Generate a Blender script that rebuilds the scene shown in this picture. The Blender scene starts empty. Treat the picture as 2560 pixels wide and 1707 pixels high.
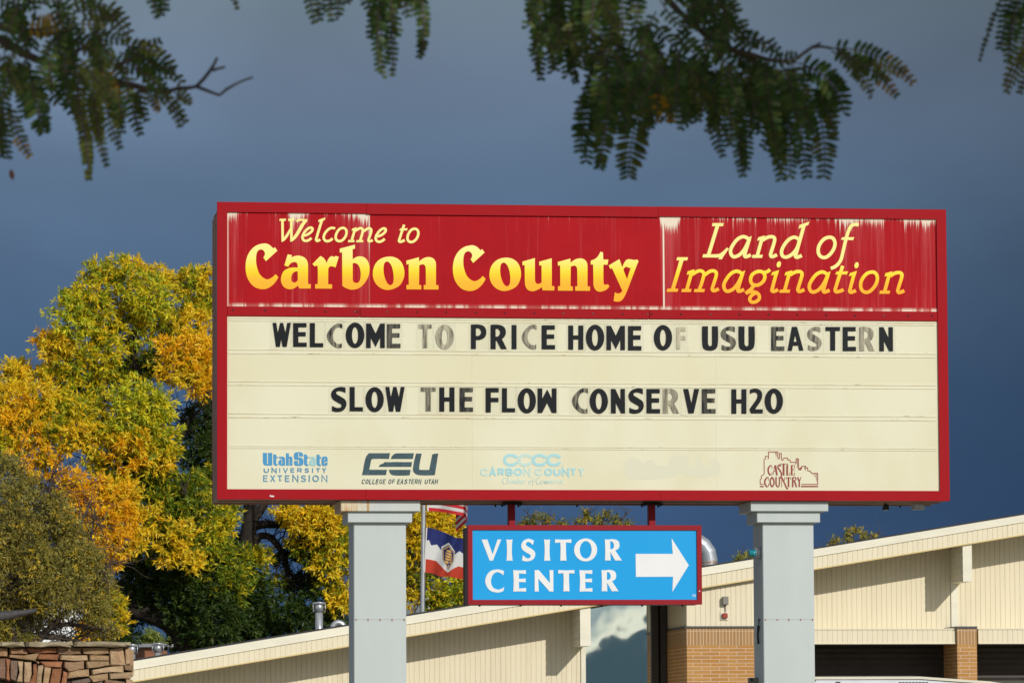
import bpy, math, random
import numpy as np
from mathutils import Vector, Matrix
from mathutils.geometry import tessellate_polygon
rad = math.radians
random.seed(7); RNG = np.random.default_rng(11)
C = bpy.context.scene.collection

# ------------------------------------------------------------------ camera
FPX, PW, PH = 11650.0, 2560.0, 1707.0
CAM = np.array([-5.6061, -37.9488, 1.65])
YAW, PITCH, ROLL = 0.130675, 0.088186, -0.004870
_f = np.array([math.sin(YAW)*math.cos(PITCH), math.cos(YAW)*math.cos(PITCH), math.sin(PITCH)])
_r = np.array([math.cos(YAW), -math.sin(YAW), 0.0]); _u = np.cross(_r, _f)
RT = _r*math.cos(ROLL) + _u*math.sin(ROLL); UP = -_r*math.sin(ROLL) + _u*math.cos(ROLL)
def at(px, py, Y):
    """the point of the plane y = Y that a photograph pixel looks at"""
    d = _f*FPX + RT*(px-PW/2) - UP*(py-PH/2)
    t = (Y-CAM[1])/d[1]
    return (CAM[0]+d[0]*t, Y, CAM[2]+d[2]*t)
def axz(px, py, Y):
    p = at(px, py, Y); return (p[0], p[2])
def sc(Y): return (Y-CAM[1])/FPX*1.004          # metres per photograph pixel at depth Y
cam = bpy.data.cameras.new("Camera"); cam_o = bpy.data.objects.new("Camera", cam); C.objects.link(cam_o)
M = Matrix.Identity(4)
for i in range(3):
    M[i][0], M[i][1], M[i][2], M[i][3] = RT[i], UP[i], -_f[i], CAM[i]
cam_o.matrix_world = M
cam.sensor_width = 36.0; cam.lens = FPX/PW*36.0; cam.clip_start = 0.3; cam.clip_end = 6000
cam.dof.use_dof = True; cam.dof.focus_distance = 38.5; cam.dof.aperture_fstop = 26.0
bpy.context.scene.camera = cam_o

# ------------------------------------------------------------------ light
SUN_AZ, SUN_EL = 26.0, 25.0                      # degrees right of the sign's facing direction, above the horizon
sdir = Vector((math.sin(rad(SUN_AZ))*math.cos(rad(SUN_EL)), -math.cos(rad(SUN_AZ))*math.cos(rad(SUN_EL)), math.sin(rad(SUN_EL))))
sl = bpy.data.lights.new("Sun", 'SUN'); sl.energy = 3.15; sl.angle = rad(0.55); sl.color = (1.0, 0.95, 0.86)
so = bpy.data.objects.new("Sun", sl); C.objects.link(so); so.rotation_euler = sdir.to_track_quat('Z', 'Y').to_euler()
so.location = (20, -40, 40)
sc_ = bpy.context.scene
sc_.view_settings.view_transform = 'Standard'; sc_.view_settings.look = 'None'
sc_.view_settings.exposure = 0.0; sc_.view_settings.gamma = 1.0
sc_.render.engine = 'CYCLES'
sc_.cycles.max_bounces = 8; sc_.cycles.transparent_max_bounces = 12
sc_.cycles.use_denoising = True

def lin(r, g, b):
    f = lambda c: (c/255/12.92) if c <= 10.3 else ((c/255+0.055)/1.055)**2.4
    return (f(r), f(g), f(b), 1.0)

class NT:
    """small helper for building node trees"""
    def __init__(s, tree): s.t = tree; s.n = tree.nodes; s.l = tree.links
    def new(s, typ, **kw):
        n = s.n.new(typ)
        for k, v in kw.items(): setattr(n, k, v)
        return n
    def put(s, node, key, v):
        sock = node.inputs[key]
        if isinstance(v, bpy.types.NodeSocket): s.l.new(v, sock)
        elif v is not None: sock.default_value = v
    def math(s, op, a, b=None, c=None, clamp=False):
        n = s.new('ShaderNodeMath', operation=op, use_clamp=clamp)
        for i, v in enumerate((a, b, c)):
            if v is not None: s.put(n, i, v)
        return n.outputs[0]
    def map(s, v, a, b, c=0.0, d=1.0, smooth=True):
        n = s.new('ShaderNodeMapRange', interpolation_type='SMOOTHSTEP' if smooth else 'LINEAR')
        for k, x in zip(('Value', 'From Min', 'From Max', 'To Min', 'To Max'), (v, a, b, c, d)): s.put(n, k, x)
        return n.outputs[0]
    def noise(s, vec, scale, detail=2.0, rough=0.5, dist=0.0):
        n = s.new('ShaderNodeTexNoise')
        s.put(n, 'Vector', vec); s.put(n, 'Scale', scale); s.put(n, 'Detail', detail); s.put(n, 'Roughness', rough); s.put(n, 'Distortion', dist)
        return n.outputs['Fac']
    def ramp(s, fac, stops, interp='LINEAR'):
        n = s.new('ShaderNodeValToRGB'); e = n.color_ramp; e.interpolation = interp
        while len(e.elements) < len(stops): e.elements.new(0.5)
        for el, (p, c) in zip(e.elements, stops):
            el.position = p; el.color = c if not isinstance(c, (int, float)) else (c, c, c, 1)
        s.put(n, 'Fac', fac); return n.outputs['Color']
    def mix(s, fac, a, b, mode='MIX'):
        n = s.new('ShaderNodeMix', data_type='RGBA', blend_type=mode)
        s.put(n, 0, fac); s.put(n, 6, a); s.put(n, 7, b); return n.outputs[2]
    def vec(s, x, y, z):
        n = s.new('ShaderNodeCombineXYZ')
        for i, v in enumerate((x, y, z)): s.put(n, i, v)
        return n.outputs[0]
    def scalev(s, v, k):
        n = s.new('ShaderNodeVectorMath', operation='MULTIPLY'); s.put(n, 0, v); s.put(n, 1, k); return n.outputs[0]

# ------------------------------------------------------------------ sky
w = bpy.data.worlds.new("World"); sc_.world = w; w.use_nodes = True
t = NT(w.node_tree); bg = w.node_tree.nodes['Background']
sky = t.new('ShaderNodeTexSky', sky_type='NISHITA', sun_disc=False)
sky.sun_elevation = rad(SUN_EL); sky.sun_rotation = math.atan2(sdir.x, sdir.y)
sky.altitude = 1700.0
tc = t.new('ShaderNodeTexCoord'); sep = t.new('ShaderNodeSeparateXYZ'); t.put(sep, 0, tc.outputs['Generated'])
dx, dy, dz = sep.outputs
clear = t.mix(1.0, sky.outputs[0], (0.10, 0.10, 0.10, 1), 'MULTIPLY')
# the storm bank in the north
stops = [(-.02, (54, 78, 112)), (.03, (60, 87, 124)), (.055, (62, 90, 127)), (.076, (68, 96, 131)), (.10, (83, 109, 140)), (.115, (92, 117, 146)),
         (.1275, (100, 123, 150)), (.145, (108, 126, 149)), (.162, (112, 129, 143)), (.25, (112, 128, 142)), (.6, (86, 100, 116))]
zz = t.map(dz, -.02, .6, 0, 1, smooth=False)
storm = t.ramp(zz, [((z+.02)/.62, lin(*c)) for z, c in stops])
lat = t.math('SUBTRACT', t.math('MULTIPLY', dx, _r[0]), t.math('MULTIPLY', dy, -_r[1]))
dark = t.map(lat, -.01, .135, 1.0, .56)
cl = t.noise(t.scalev(tc.outputs['Generated'], (1.0, 1.0, 2.6)), 7.0, 4.0, .5, .6)
storm = t.mix(1.0, storm, t.vec(*[t.math('MULTIPLY', dark, t.map(cl, .3, .7, .88, 1.12))]*3), 'MULTIPLY')
# low broken cloud in the south, behind the camera
n1 = t.noise(tc.outputs['Generated'], 90.0, 5.0, .55, .4)
n2 = t.noise(tc.outputs['Generated'], 6.0, 4.0, .55)
hz = t.math('ADD', dz, t.math('MULTIPLY', t.math('SUBTRACT', n1, .5), .016))
thr = t.math('ADD', .0235, t.math('MULTIPLY', t.math('SINE', t.math('MULTIPLY', t.math('SUBTRACT', dx, .150), 46.0)), .010))
hh = t.math('SUBTRACT', hz, thr)
edge = t.map(hh, -.0006, .0012)
cloudc = t.ramp(t.map(hh, 0, .05, 0, 1, smooth=False), [(0, lin(255, 253, 235)), (.07, lin(235, 236, 220)), (.15, lin(150, 166, 172)), (.26, lin(170, 184, 188)), (.40, lin(215, 222, 216)), (1, lin(195, 205, 212))])
n3 = t.noise(t.scalev(tc.outputs['Generated'], (1, 1, 1.6)), 3.2, 5.0, .6)
clear = t.mix(t.map(n3, .44, .60, 0, .9), clear, (.92, .90, .86, 1))
low = t.mix(edge, lin(70, 92, 104), cloudc)
south = t.mix(t.map(t.math('ADD', dz, t.math('MULTIPLY', t.math('SUBTRACT', n2, .5), .5)), .12, .3), low, clear)
front = t.map(dy, -.15, .30)
t.put(bg, 'Color', t.mix(front, south, storm)); t.put(bg, 'Strength', 1.0)

# ------------------------------------------------------------------ materials
MATS = {}
def mat(name, col, rough=.6, spec=.4, var=.0, vscale=3.0, bump=.0, bscale=40.0, metal=0.0, col2=None, stretch=(1, 1, 1), fn=None):
    m = bpy.data.materials.new(name); m.use_nodes = True; MATS[name] = m
    t = NT(m.node_tree); b = m.node_tree.nodes['Principled BSDF']
    col = tuple(col)[:3] + (1,)
    tc = t.new('ShaderNodeTexCoord'); v = t.scalev(tc.outputs['Object'], stretch)
    c = col
    if var or col2:
        c2 = (tuple(col2)[:3] + (1,)) if col2 else tuple(x*(1-var) for x in col[:3]) + (1,)
        n = t.noise(v, vscale, 5.0, .6)
        c = t.mix(t.map(n, .35, .68), col, c2)
    if fn: c = fn(t, tc, c, b)
    t.put(b, 'Base Color', c); t.put(b, 'Roughness', rough); t.put(b, 'Metallic', metal); t.put(b, 'Specular IOR Level', spec)
    if bump:
        bn = t.new('ShaderNodeBump'); t.put(bn, 'Strength', bump); t.put(bn, 'Distance', .02)
        t.put(bn, 'Height', t.noise(v, bscale, 6.0, .6)); t.put(b, 'Normal', bn.outputs[0])
    return m

# ------------------------------------------------------------------ mesh building
class MB:
    def __init__(s): s.v = []; s.f = []; s.m = []; s.c = []
    def quad(s, pts, mi=0, col=None):
        i = len(s.v); s.v += [tuple(p) for p in pts]; s.f.append(tuple(range(i, i+len(pts)))); s.m.append(mi); s.c.append(col)
    def box(s, x0, x1, y0, y1, z0, z1, mi=0):
        i = len(s.v)
        s.v += [(x, y, z) for x in (x0, x1) for y in (y0, y1) for z in (z0, z1)]
        for f in ((0, 1, 3, 2), (4, 6, 7, 5), (0, 4, 5, 1), (2, 3, 7, 6), (0, 2, 6, 4), (1, 5, 7, 3)):
            s.f.append(tuple(i+k for k in f)); s.m.append(mi); s.c.append(None)
    def bbox(s, x0, x1, y0, y1, z0, z1, b=.006, mi=0):
        """box with bevelled vertical and horizontal front edges"""
        xs = (x0, x0+b, x1-b, x1); zs = (z0, z0+b, z1-b, z1); i = len(s.v)
        ring0 = [(x0, z0+b), (x0+b, z0), (x1-b, z0), (x1, z0+b), (x1, z1-b), (x1-b, z1), (x0+b, z1), (x0, z1-b)]
        ring1 = [(x0+b, z0+b), (x0+b, z0+b), (x1-b, z0+b), (x1-b, z0+b), (x1-b, z1-b), (x1-b, z1-b), (x0+b, z1-b), (x0+b, z1-b)]
        s.v += [(x, y0, z) for x, z in ((x0+b, z0+b), (x1-b, z0+b), (x1-b, z1-b), (x0+b, z1-b))]
        s.v += [(x, y0+b, z) for x, z in ring0] + [(x, y1, z) for x, z in ring0]
        F = [(0, 1, 2, 3), (0, 5, 6, 1), (1, 7, 8, 2), (2, 9, 10, 3), (3, 11, 4, 0), (0, 4, 5), (1, 6, 7), (2, 8, 9), (3, 10, 11)]
        for k in range(8): F.append((4+k, 12+k, 12+(k+1) % 8, 4+(k+1) % 8))
        F.append(tuple(range(12, 20)))
        for f in F: s.f.append(tuple(i+k for k in f)); s.m.append(mi); s.c.append(None)
    def prism(s, rings, y0, y1, mi=0, col=None, back=False):
        """flat shape in the x-z plane (outer ring + holes), front at y0, sides back to y1"""
        rr = [[Vector((x, z, 0)) for x, z in r] for r in rings]
        tri = tessellate_polygon(rr)
        flat = [p for r in rr for p in r]; i = len(s.v); n = len(flat)
        s.v += [(p.x, y0, p.y) for p in flat] + [(p.x, y1, p.y) for p in flat]
        for a, b, c in tri:
            s.f.append((i+a, i+b, i+c)); s.m.append(mi); s.c.append(col)
            if back: s.f.append((i+n+a, i+n+c, i+n+b)); s.m.append(mi); s.c.append(col)
        k = i
        for r in rr:
            L = len(r)
            for j in range(L):
                s.f.append((k+j, k+(j+1) % L, k+n+(j+1) % L, k+n+j)); s.m.append(mi); s.c.append(col)
            k += L
    def tube(s, pts, radii, seg=10, mi=0, cap=True):
        pts = [Vector(p) for p in pts]; i = len(s.v); n = len(pts)
        if isinstance(radii, (int, float)): radii = [radii]*n
        prev = None
        for k, p in enumerate(pts):
            d = (pts[min(k+1, n-1)]-pts[max(k-1, 0)]).normalized()
            a = prev if prev is not None else (Vector((0, 0, 1)) if abs(d.z) < .9 else Vector((1, 0, 0)))
            x = (a - d*a.dot(d)).normalized(); y = d.cross(x); prev = x
            for j in range(seg):
                an = 2*math.pi*j/seg
                s.v.append(tuple(p + (x*math.cos(an)+y*math.sin(an))*radii[k]))
        for k in range(n-1):
            for j in range(seg):
                s.f.append((i+k*seg+j, i+k*seg+(j+1) % seg, i+(k+1)*seg+(j+1) % seg, i+(k+1)*seg+j)); s.m.append(mi); s.c.append(None)
        if cap:
            s.f.append(tuple(i+j for j in range(seg))[::-1]); s.m.append(mi); s.c.append(None)
            s.f.append(tuple(i+(n-1)*seg+j for j in range(seg))); s.m.append(mi); s.c.append(None)
    def build(s, name, mats, parent=None, smooth=False, vcol=False):
        me = bpy.data.meshes.new(name); me.from_pydata(s.v, [], s.f); me.validate()
        ms = mats if isinstance(mats, (list, tuple)) else [mats]
        for m in ms: me.materials.append(m)
        if len(me.polygons) == len(s.f):
            if len(ms) > 1: me.polygons.foreach_set('material_index', s.m)
            if vcol:
                a = me.attributes.new('tint', 'FLOAT_COLOR', 'FACE')
                a.data.foreach_set('color', np.array([(c if c is not None else (1, 1, 1, 1)) for c in s.c], 'f').ravel())
        import bmesh
        bm = bmesh.new(); bm.from_mesh(me); bmesh.ops.recalc_face_normals(bm, faces=bm.faces); bm.to_mesh(me); bm.free()
        if smooth: me.shade_smooth()
        return link(name, me, parent)
def link(name, me, parent=None):
    o = bpy.data.objects.new(name, me); C.objects.link(o)
    if parent is not None:
        o.parent = parent; o.matrix_parent_inverse = Matrix.Translation(Vector(parent.location)).inverted() if parent.type == 'EMPTY' else Matrix.Identity(4)
    return o
def thing(name, label, cat, loc=(0, 0, 0), group=None):
    o = bpy.data.objects.new(name, None); C.objects.link(o); o.location = loc; o.empty_display_size = .2
    return tag(o, label, cat, group)
def tag(o, label, cat, group=None):
    o['label'] = label; o['category'] = cat
    if group: o['group'] = group
    return o

# ---- outlines: 'x,y' corner points and 'x,y~' smooth points, closed
def parse(s):
    out = []
    for p in s.split():
        sm = p.endswith('~'); x, y = p.rstrip('~').split(','); out.append((float(x), float(y), sm))
    return out
def curve(pts, closed=True, n=7):
    P = [np.array(p[:2]) for p in pts]; S = [p[2] for p in pts]; L = len(P); out = []
    rng = range(L) if closed else range(L-1)
    def tan(i):
        if not S[i] or (not closed and i in (0, L-1)): return None
        a, b = P[(i-1) % L], P[(i+1) % L]; d = b-a; l = np.linalg.norm(d)
        return d/l if l > 0 else d
    for i in rng:
        a, b = P[i], P[(i+1) % L]; ta, tb = tan(i), tan((i+1) % L); ln = np.linalg.norm(b-a)
        if ta is None and tb is None:
            out.append(a); continue
        d = (b-a)
        if ta is None: ta = (1.5*d - .5*tb*ln)/max(ln, 1e-9)
        if tb is None: tb = (1.5*d - .5*ta*ln)/max(ln, 1e-9)
        for k in range(n):
            u = k/n
            h = (2*u**3-3*u**2+1)*a + (u**3-2*u**2+u)*ta*ln + (-2*u**3+3*u**2)*b + (u**3-u**2)*tb*ln
            out.append(h)
    if not closed: out.append(P[-1])
    return out
def outline(s, n=7): return [tuple(p) for p in curve(parse(s), True, n)]
def stroke(s, wd, closed=False, n=7):
    """outline(s) of a pen stroke of width wd along a path; all points smooth unless marked '!'"""
    pts = []
    for p in s.split():
        sm = not p.endswith('!'); x, y = p.rstrip('!').split(','); pts.append((float(x), float(y), sm))
    c = np.array(curve(pts, closed, n)); L = len(c)
    Lf, Rt = [], []
    for i in range(L):
        a = c[(i-1) % L] if closed else c[max(i-1, 0)]; b = c[(i+1) % L] if closed else c[min(i+1, L-1)]
        d0 = c[i]-a; d1 = b-c[i]
        l0, l1 = np.linalg.norm(d0), np.linalg.norm(d1)
        if l0 < 1e-9: d0, l0 = d1, l1
        if l1 < 1e-9: d1, l1 = d0, l0
        d0 = d0/l0; d1 = d1/l1; m = d0+d1; lm = np.linalg.norm(m)
        if lm < 1e-6: m = d0; lm = 1
        m = m/lm; nrm = np.array((-m[1], m[0])); k = 1/max(.45, float(m@d0))
        Lf.append(tuple(c[i]+nrm*wd/2*k)); Rt.append(tuple(c[i]-nrm*wd/2*k))
    return [Lf, Rt] if closed else [Lf + Rt[::-1]]
def ell(cx, cy, rx, ry, n=40, tilt=0.0):
    return [(cx+rx*math.cos(a)*math.cos(tilt)-ry*math.sin(a)*math.sin(tilt), cy+rx*math.cos(a)*math.sin(tilt)+ry*math.sin(a)*math.cos(tilt))
            for a in (2*math.pi*i/n for i in range(n))]
def spts(pl): return ' '.join('%g,%g' % p for p in pl)
class Ink:
    """collects flat shapes drawn in some zoomed photograph frame, puts them on a sign plane"""
    def __init__(s, Y, x0=0, y0=0, k=1.0, thick=.002): s.mb = MB(); s.Y = Y; s.fr = (x0, y0, k); s.n = 0; s.th = thick
    def frame(s, x0, y0, k): s.fr = (x0, y0, k)
    def add(s, rings, dx=0, dy=0, mi=0, kx=1.0, col=None):
        x0, y0, k = s.fr; W = [[axz(x0+(x+dx)*k, y0+(y+dy)*k, s.Y) for x, y in r] for r in rings]
        s.n += 1
        s.mb.prism(W, s.Y - s.th - .00025*(s.n % 12), s.Y, mi, col)
    def o(s, *rings, **kw): s.add([outline(r) for r in rings], **kw)
    def st(s, path, wd, closed=False, dx=0, dy=0, mi=0):
        """pen stroke as a ribbon; it rises a hair along its length, so crossings never share a plane"""
        r = stroke(path, wd, closed); x0, y0, k = s.fr
        if closed: Lf, Rt = r[0]+r[0][:1], r[1]+r[1][:1]
        else: h = len(r[0])//2; Lf, Rt = r[0][:h], r[0][h:][::-1]
        s.n += 1; n = len(Lf); b = s.mb; i = len(b.v)
        for j in range(n):
            dpt = s.th + .00025*(s.n % 12) + (.0002*j/n if not (closed and j == n-1) else 0)
            A = [axz(x0+(p[0]+dx)*k, y0+(p[1]+dy)*k, s.Y) for p in (Lf[j], Rt[j])]
            b.v += [(A[0][0], s.Y-dpt, A[0][1]), (A[1][0], s.Y-dpt, A[1][1]), (A[0][0], s.Y, A[0][1]), (A[1][0], s.Y, A[1][1])]
        for j in range(n-1):
            p, q = i+4*j, i+4*j+4
            for f in ((p, p+1, q+1, q), (p, q, q+2, p+2), (p+1, p+3, q+3, q+1)): b.f.append(f); b.m.append(mi); b.c.append(None)
        if not closed:
            for p in (i, i+4*(n-1)): b.f.append((p, p+1, p+3, p+2)); b.m.append(mi); b.c.append(None)
# ------------------------------------------------------------------ the welcome sign
SW, Z0, SH, SD = 6.1, 3.7279, 2.4384, .673
X0, X1, Z1 = -SW/2, SW/2, Z0+SH
def wear(t, tc, c, b):           # faded, slightly dusty painted metal
    n = t.noise(t.scalev(tc.outputs['Object'], (3, 3, 1.2)), 2.2, 5, .6)
    c = t.mix(t.map(n, .4, .75, 0, .35), c, (.29, .018, .024, 1))
    n2 = t.noise(tc.outputs['Object'], 55, 3, .6)
    c = t.mix(t.map(n2, .76, .80, 0, .4), c, (.50, .28, .22, 1))
    return c
m_red = mat('red_paint', (.335, .009, .014), .5, .06, fn=wear, bump=.05, bscale=6)
m_red2 = mat('red_paint_small', (.27, .010, .018), .5, .15, fn=wear, bump=.05, bscale=6)
m_cab = mat('cabinet_brown', (.32, .17, .14), .55, .3, .35, 5, .15, 30, col2=(.38, .25, .18), stretch=(1, 1, .3))
m_cab2 = mat('cabinet_dark', (.10, .06, .05), .5, .35, .3, 4)
m_dark = mat('dark_gap', (.015, .012, .012), .8)

def header_fn(t, tc, c, b):
    sp = t.new('ShaderNodeSeparateXYZ'); t.put(sp, 0, tc.outputs['Object']); x, y, z = sp.outputs
    u = t.map(x, X0, X1, 0, 1, smooth=False); h = t.map(z, HZ0, HZ1, 0, 1, smooth=False)
    px = lambda p: (p-543)/1824
    amt = t.ramp(u, [(px(569), .75), (px(600), .38), (px(640), .16), (px(716), .22), (px(728), .80), (px(755), .52), (px(790), .26), (px(868), .46), (px(890), .66), (px(914), .85),
                     (px(920), .05), (px(1250), .08), (px(1330), .26), (px(1440), .20), (px(1560), .28), (px(1640), .24), (px(1648), .90), (px(1682), .88), (px(1692), .42), (px(1760), .34), (px(1870), .50)])
    amt2 = t.ramp(u, [(px(1870), 0), (px(1900), .30), (px(1960), .62), (px(1990), .42), (px(2080), .35), (px(2096), .72), (px(2150), .52), (px(2190), .60), (px(2240), .30), (px(2260), .55), (px(2342), .66)])
    left = t.math('LESS_THAN', u, px(1885))
    amt = t.mix(left, amt2, amt)
    n1 = t.noise(t.vec(t.math('MULTIPLY', x, 26.0), 0.0, t.math('MULTIPLY', z, .55)), 1.0, 3, .6)
    n2 = t.noise(t.vec(t.math('MULTIPLY', x, 85.0), 3.0, t.math('MULTIPLY', z, 2.2)), 1.0, 4, .65)
    n3 = t.noise(t.vec(t.math('MULTIPLY', x, 12.0), 7.0, t.math('MULTIPLY', z, .3)), 1.0, 3, .6)
    s = t.math('ADD', t.math('MULTIPLY', n1, .55), t.math('MULTIPLY', n2, .45))
    top = t.math('POWER', h, 9.0); mid = t.math('POWER', h, 2.5)
    q = t.math('ADD', t.math('ADD', s, t.math('MULTIPLY', amt, t.math('ADD', .20, t.math('MULTIPLY', mid, .16)))), t.math('MULTIPLY', t.math('SUBTRACT', n3, .5), .30))
    haze = t.map(q, .58, .86, 0, .50)
    qh = t.math('ADD', t.math('ADD', t.math('MULTIPLY', n1, .35), t.math('MULTIPLY', n2, .75)), t.math('MULTIPLY', amt, t.math('ADD', .10, t.math('ADD', t.math('MULTIPLY', top, .50), t.math('MULTIPLY', mid, .12)))))
    hard = t.math('MULTIPLY', t.map(qh, .80, .96, 0, 1), .9)
    # chalky crust along the bottom edge and in the panel joint
    nb = t.noise(t.vec(t.math('MULTIPLY', x, 6.0), 1.0, 0.0), 1.0, 4, .7)
    crust = t.math('MULTIPLY', t.map(h, .0, .05, 1, 0), t.map(nb, .44, .56, .12, 1.0))
    joint = t.math('MULTIPLY', t.map(t.math('ABSOLUTE', t.math('SUBTRACT', u, px(1651))), .0004, .0016, 1, 0), t.map(n1, .2, .5, .5, 1))
    joint2 = t.math('MULTIPLY', t.map(t.math('ABSOLUTE', t.math('SUBTRACT', u, px(917.5))), .0003, .0012, 1, 0), t.map(h, .45, .9, .12, .9))
    edge = t.math('MULTIPLY', t.map(u, px(573), px(568), 0, 1), .7)
    white = t.math('MAXIMUM', t.math('MAXIMUM', hard, crust), t.math('MAXIMUM', t.math('MAXIMUM', joint, joint2), edge))
    c = t.mix(haze, c, (.56, .115, .12, 1))
    return t.mix(white, c, (.80, .74, .60, 1))
HZ0, HZ1 = at(600, 766, .016)[2], at(600, 531, .016)[2]
m_head = mat('header_red', (.40, .0095, .015), .45, .05, .12, 2.0, fn=header_fn)

def cream_fn(t, tc, c, b):
    sp = t.new('ShaderNodeSeparateXYZ'); t.put(sp, 0, tc.outputs['Object']); x, y, z = sp.outputs
    n = t.noise(t.scalev(tc.outputs['Object'], (1.1, 1, .7)), 1.3, 3, .5)
    c = t.mix(t.map(n, .38, .66), c, (.675, .645, .455, 1))
    band = t.map(t.math('ABSOLUTE', t.math('SUBTRACT', z, at(600, 918, 0)[2])), .08, .16, .55, 0)
    c = t.mix(band, c, (.67, .63, .42, 1))
    n2 = t.noise(t.vec(t.math('MULTIPLY', x, 30.0), 0.0, t.math('MULTIPLY', z, 2.0)), 1.0, 4, .6)
    c = t.mix(t.map(n2, .62, .85, 0, .22), c, (.50, .44, .30, 1))
    # panel joints, one sheet against the next
    for p in (1180, 1790):
        jx = at(p, 1000, .016)[0]
        c = t.mix(t.map(t.math('ABSOLUTE', t.math('SUBTRACT', x, jx)), .001, .004, .28, 0), c, (.45, .40, .28, 1))
    sp2 = t.noise(tc.outputs['Object'], 26, 2, .5)
    return t.mix(t.map(sp2, .80, .83, 0, .8), c, (.12, .10, .07, 1))
m_cream = mat('cream_panel', (.715, .695, .52), .4, .25, fn=cream_fn)
def rail_fn(t, tc, c, b):
    n = t.noise(t.scalev(tc.outputs['Object'], (1, 1, 6)), 9.0, 5, .75)
    c = t.mix(t.map(n, .575, .66, 0, .8), c, (.22, .14, .06, 1))
    n2 = t.noise(t.scalev(tc.outputs['Object'], (1, 1, 1)), 2.2, 4, .6)
    return t.mix(t.map(n2, .45, .7, 0, .5), c, (.56, .46, .25, 1))
m_rail = mat('rail_plastic', (.69, .66, .50), .3, .4, fn=rail_fn)

sign = thing('welcome_sign', 'large red framed roadside sign with cream letter board, standing on two grey posts', 'sign', (0, SD/2, 0))
# cabinet: a deep metal box behind the frame, ribbed on its edge
mb = MB(); mb.box(X0+.012, X1-.012, .03, SD, Z0+.004, Z1-.05)
mb.box(X0+.004, X0+.012, .05, .08, Z0+.01, Z1-.06); mb.box(X0+.004, X0+.012, .40, .43, Z0+.01, Z1-.06)
mb.box(X0+.004, X0+.012, SD-.03, SD+.002, Z0-.004, Z1-.075)
mb.box(X0+.02, X1-.02, SD-.035, SD+.003, Z0-.008, Z0+.004); mb.box(X0+.02, X1-.02, .3, .33, Z0-.004, Z0+.004)
cabinet = mb.build('cabinet', m_cab, sign)
for k in range(9): mb = MB(); mb.tube([(X0+.3+k*.69, SD-.02, Z0-.008), (X0+.3+k*.69, SD-.02, Z0-.022)], .008, 6); mb.build('bolt', m_dark, cabinet)
# frame of four mitred rails, long ones in three lengths
fw = .083
def mitre(mb, quad, y0=0.0, y1=.05, b=.007):
    cx = sum(p[0] for p in quad)/4; cz = sum(p[1] for p in quad)/4
    mb.prism([quad], y0, y1)
mb = MB(); g = .0022
cuts_t = [X0, at(916, 520, 0)[0], at(1646, 530, 0)[0], X1]; cuts_b = [X0, at(914.5, 1240, 0)[0], at(1650.5, 1240, 0)[0], X1]
dzs = (.0, -.006, .0)
for k in range(3):
    a, b_ = cuts_t[k], cuts_t[k+1]
    i0, i1 = (a+fw if k == 0 else a+g/2), (b_-fw if k == 2 else b_-g/2)
    mb.prism([[(a+(0 if k == 0 else g/2), Z1), (b_-(0 if k == 2 else g/2), Z1+dzs[k]*.3), (i1, Z1-fw+dzs[k]), (i0, Z1-fw+dzs[k])]], 0 if k != 1 else -.002, .05)
    a, b_ = cuts_b[k], cuts_b[k+1]
    i0, i1 = (a+fw if k == 0 else a+g/2), (b_-fw if k == 2 else b_-g/2)
    mb.prism([[(a+(0 if k == 0 else g/2), Z0), (b_-(0 if k == 2 else g/2), Z0), (i1, Z0+fw), (i0, Z0+fw)]], 0 if k != 1 else -.0012, .05)
mb.prism([[(X0, Z0+.001), (X0+fw-.001, Z0+fw), (X0+fw-.001, Z1-fw), (X0, Z1-.001)]], -.0015, .05)
mb.prism([[(X1, Z0+.001), (X1-fw+.001, Z0+fw), (X1-fw+.001, Z1-fw), (X1, Z1-.001)]], -.0015, .05)
frame = mb.build('frame', m_red, sign)
mb = MB()
p = axz(678, 1239, 0); mb.prism([[(p[0]-.012, p[1]-.006), (p[0]+.022, p[1]-.010), (p[0]+.024, p[1]+.002), (p[0]-.002, p[1]+.003), (p[0]-.010, p[1]+.010)]], -.004, -.001)
mb.build('sticker_scrap', mat('paper_white', (.75, .73, .7), .7), frame)
# header and reader panels, 16 mm behind the frame's face
PY = .016
xi0, xi1 = X0+fw-.002, X1-fw+.002
zd1, zd0 = HZ0, at(600, 790, .004)[2]
mb = MB(); mb.box(xi0, xi1, PY, PY+.01, zd1-.01, Z1-fw+.004); header = mb.build('header_panel', m_head, sign)
mb = MB(); mb.box(xi0, xi1, PY, PY+.01, Z0+fw-.004, zd1-.012); reader = mb.build('reader_panel', m_cream, sign)
mb = MB(); e = at(900, 780, 0)[0]; e2 = at(1623, 785, 0)[0]
for a, b_, d in ((X0+fw-.001, e-.001, 0), (e+.001, e2-.001, .0015), (e2+.001, X1-fw+.001, 0)):
    mb.bbox(a, b_, .003-d, .05, zd0, zd1, .004)
strip = mb.build('divider_strip', m_red, sign)
for zx, zy, x0 in [(202, 722, 500), (400, 726, 500), (588, 730, 500), (769, 732, 500), (948, 733, 500), (965, 733, 500), (1146, 733, 500), (1330, 735, 500), (1508, 737, 500), (1690, 739, 500), (1868, 741, 500), (2048, 742, 500), (2226, 743, 500),
                   (54, 745, 1460), (239, 748, 1460), (390, 748, 1460), (415, 748, 1460), (595, 748, 1460), (774, 750, 1460), (952, 750, 1460), (1130, 750, 1460), (1306, 752, 1460), (1483, 755, 1460), (1660, 757, 1460), (1836, 757, 1460), (1987, 758, 1460), (2131, 758, 1460)]:
    p = at(x0+zx*.40816, 480+zy*.40816, .003)
    mb = MB(); mb.tube([(p[0], -.001, p[2]), (p[0], .006, p[2])], [.0075, .0085], 8); mb.build('screw', MATS['dark_gap'] if zx % 3 else m_cab2, strip)

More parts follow.
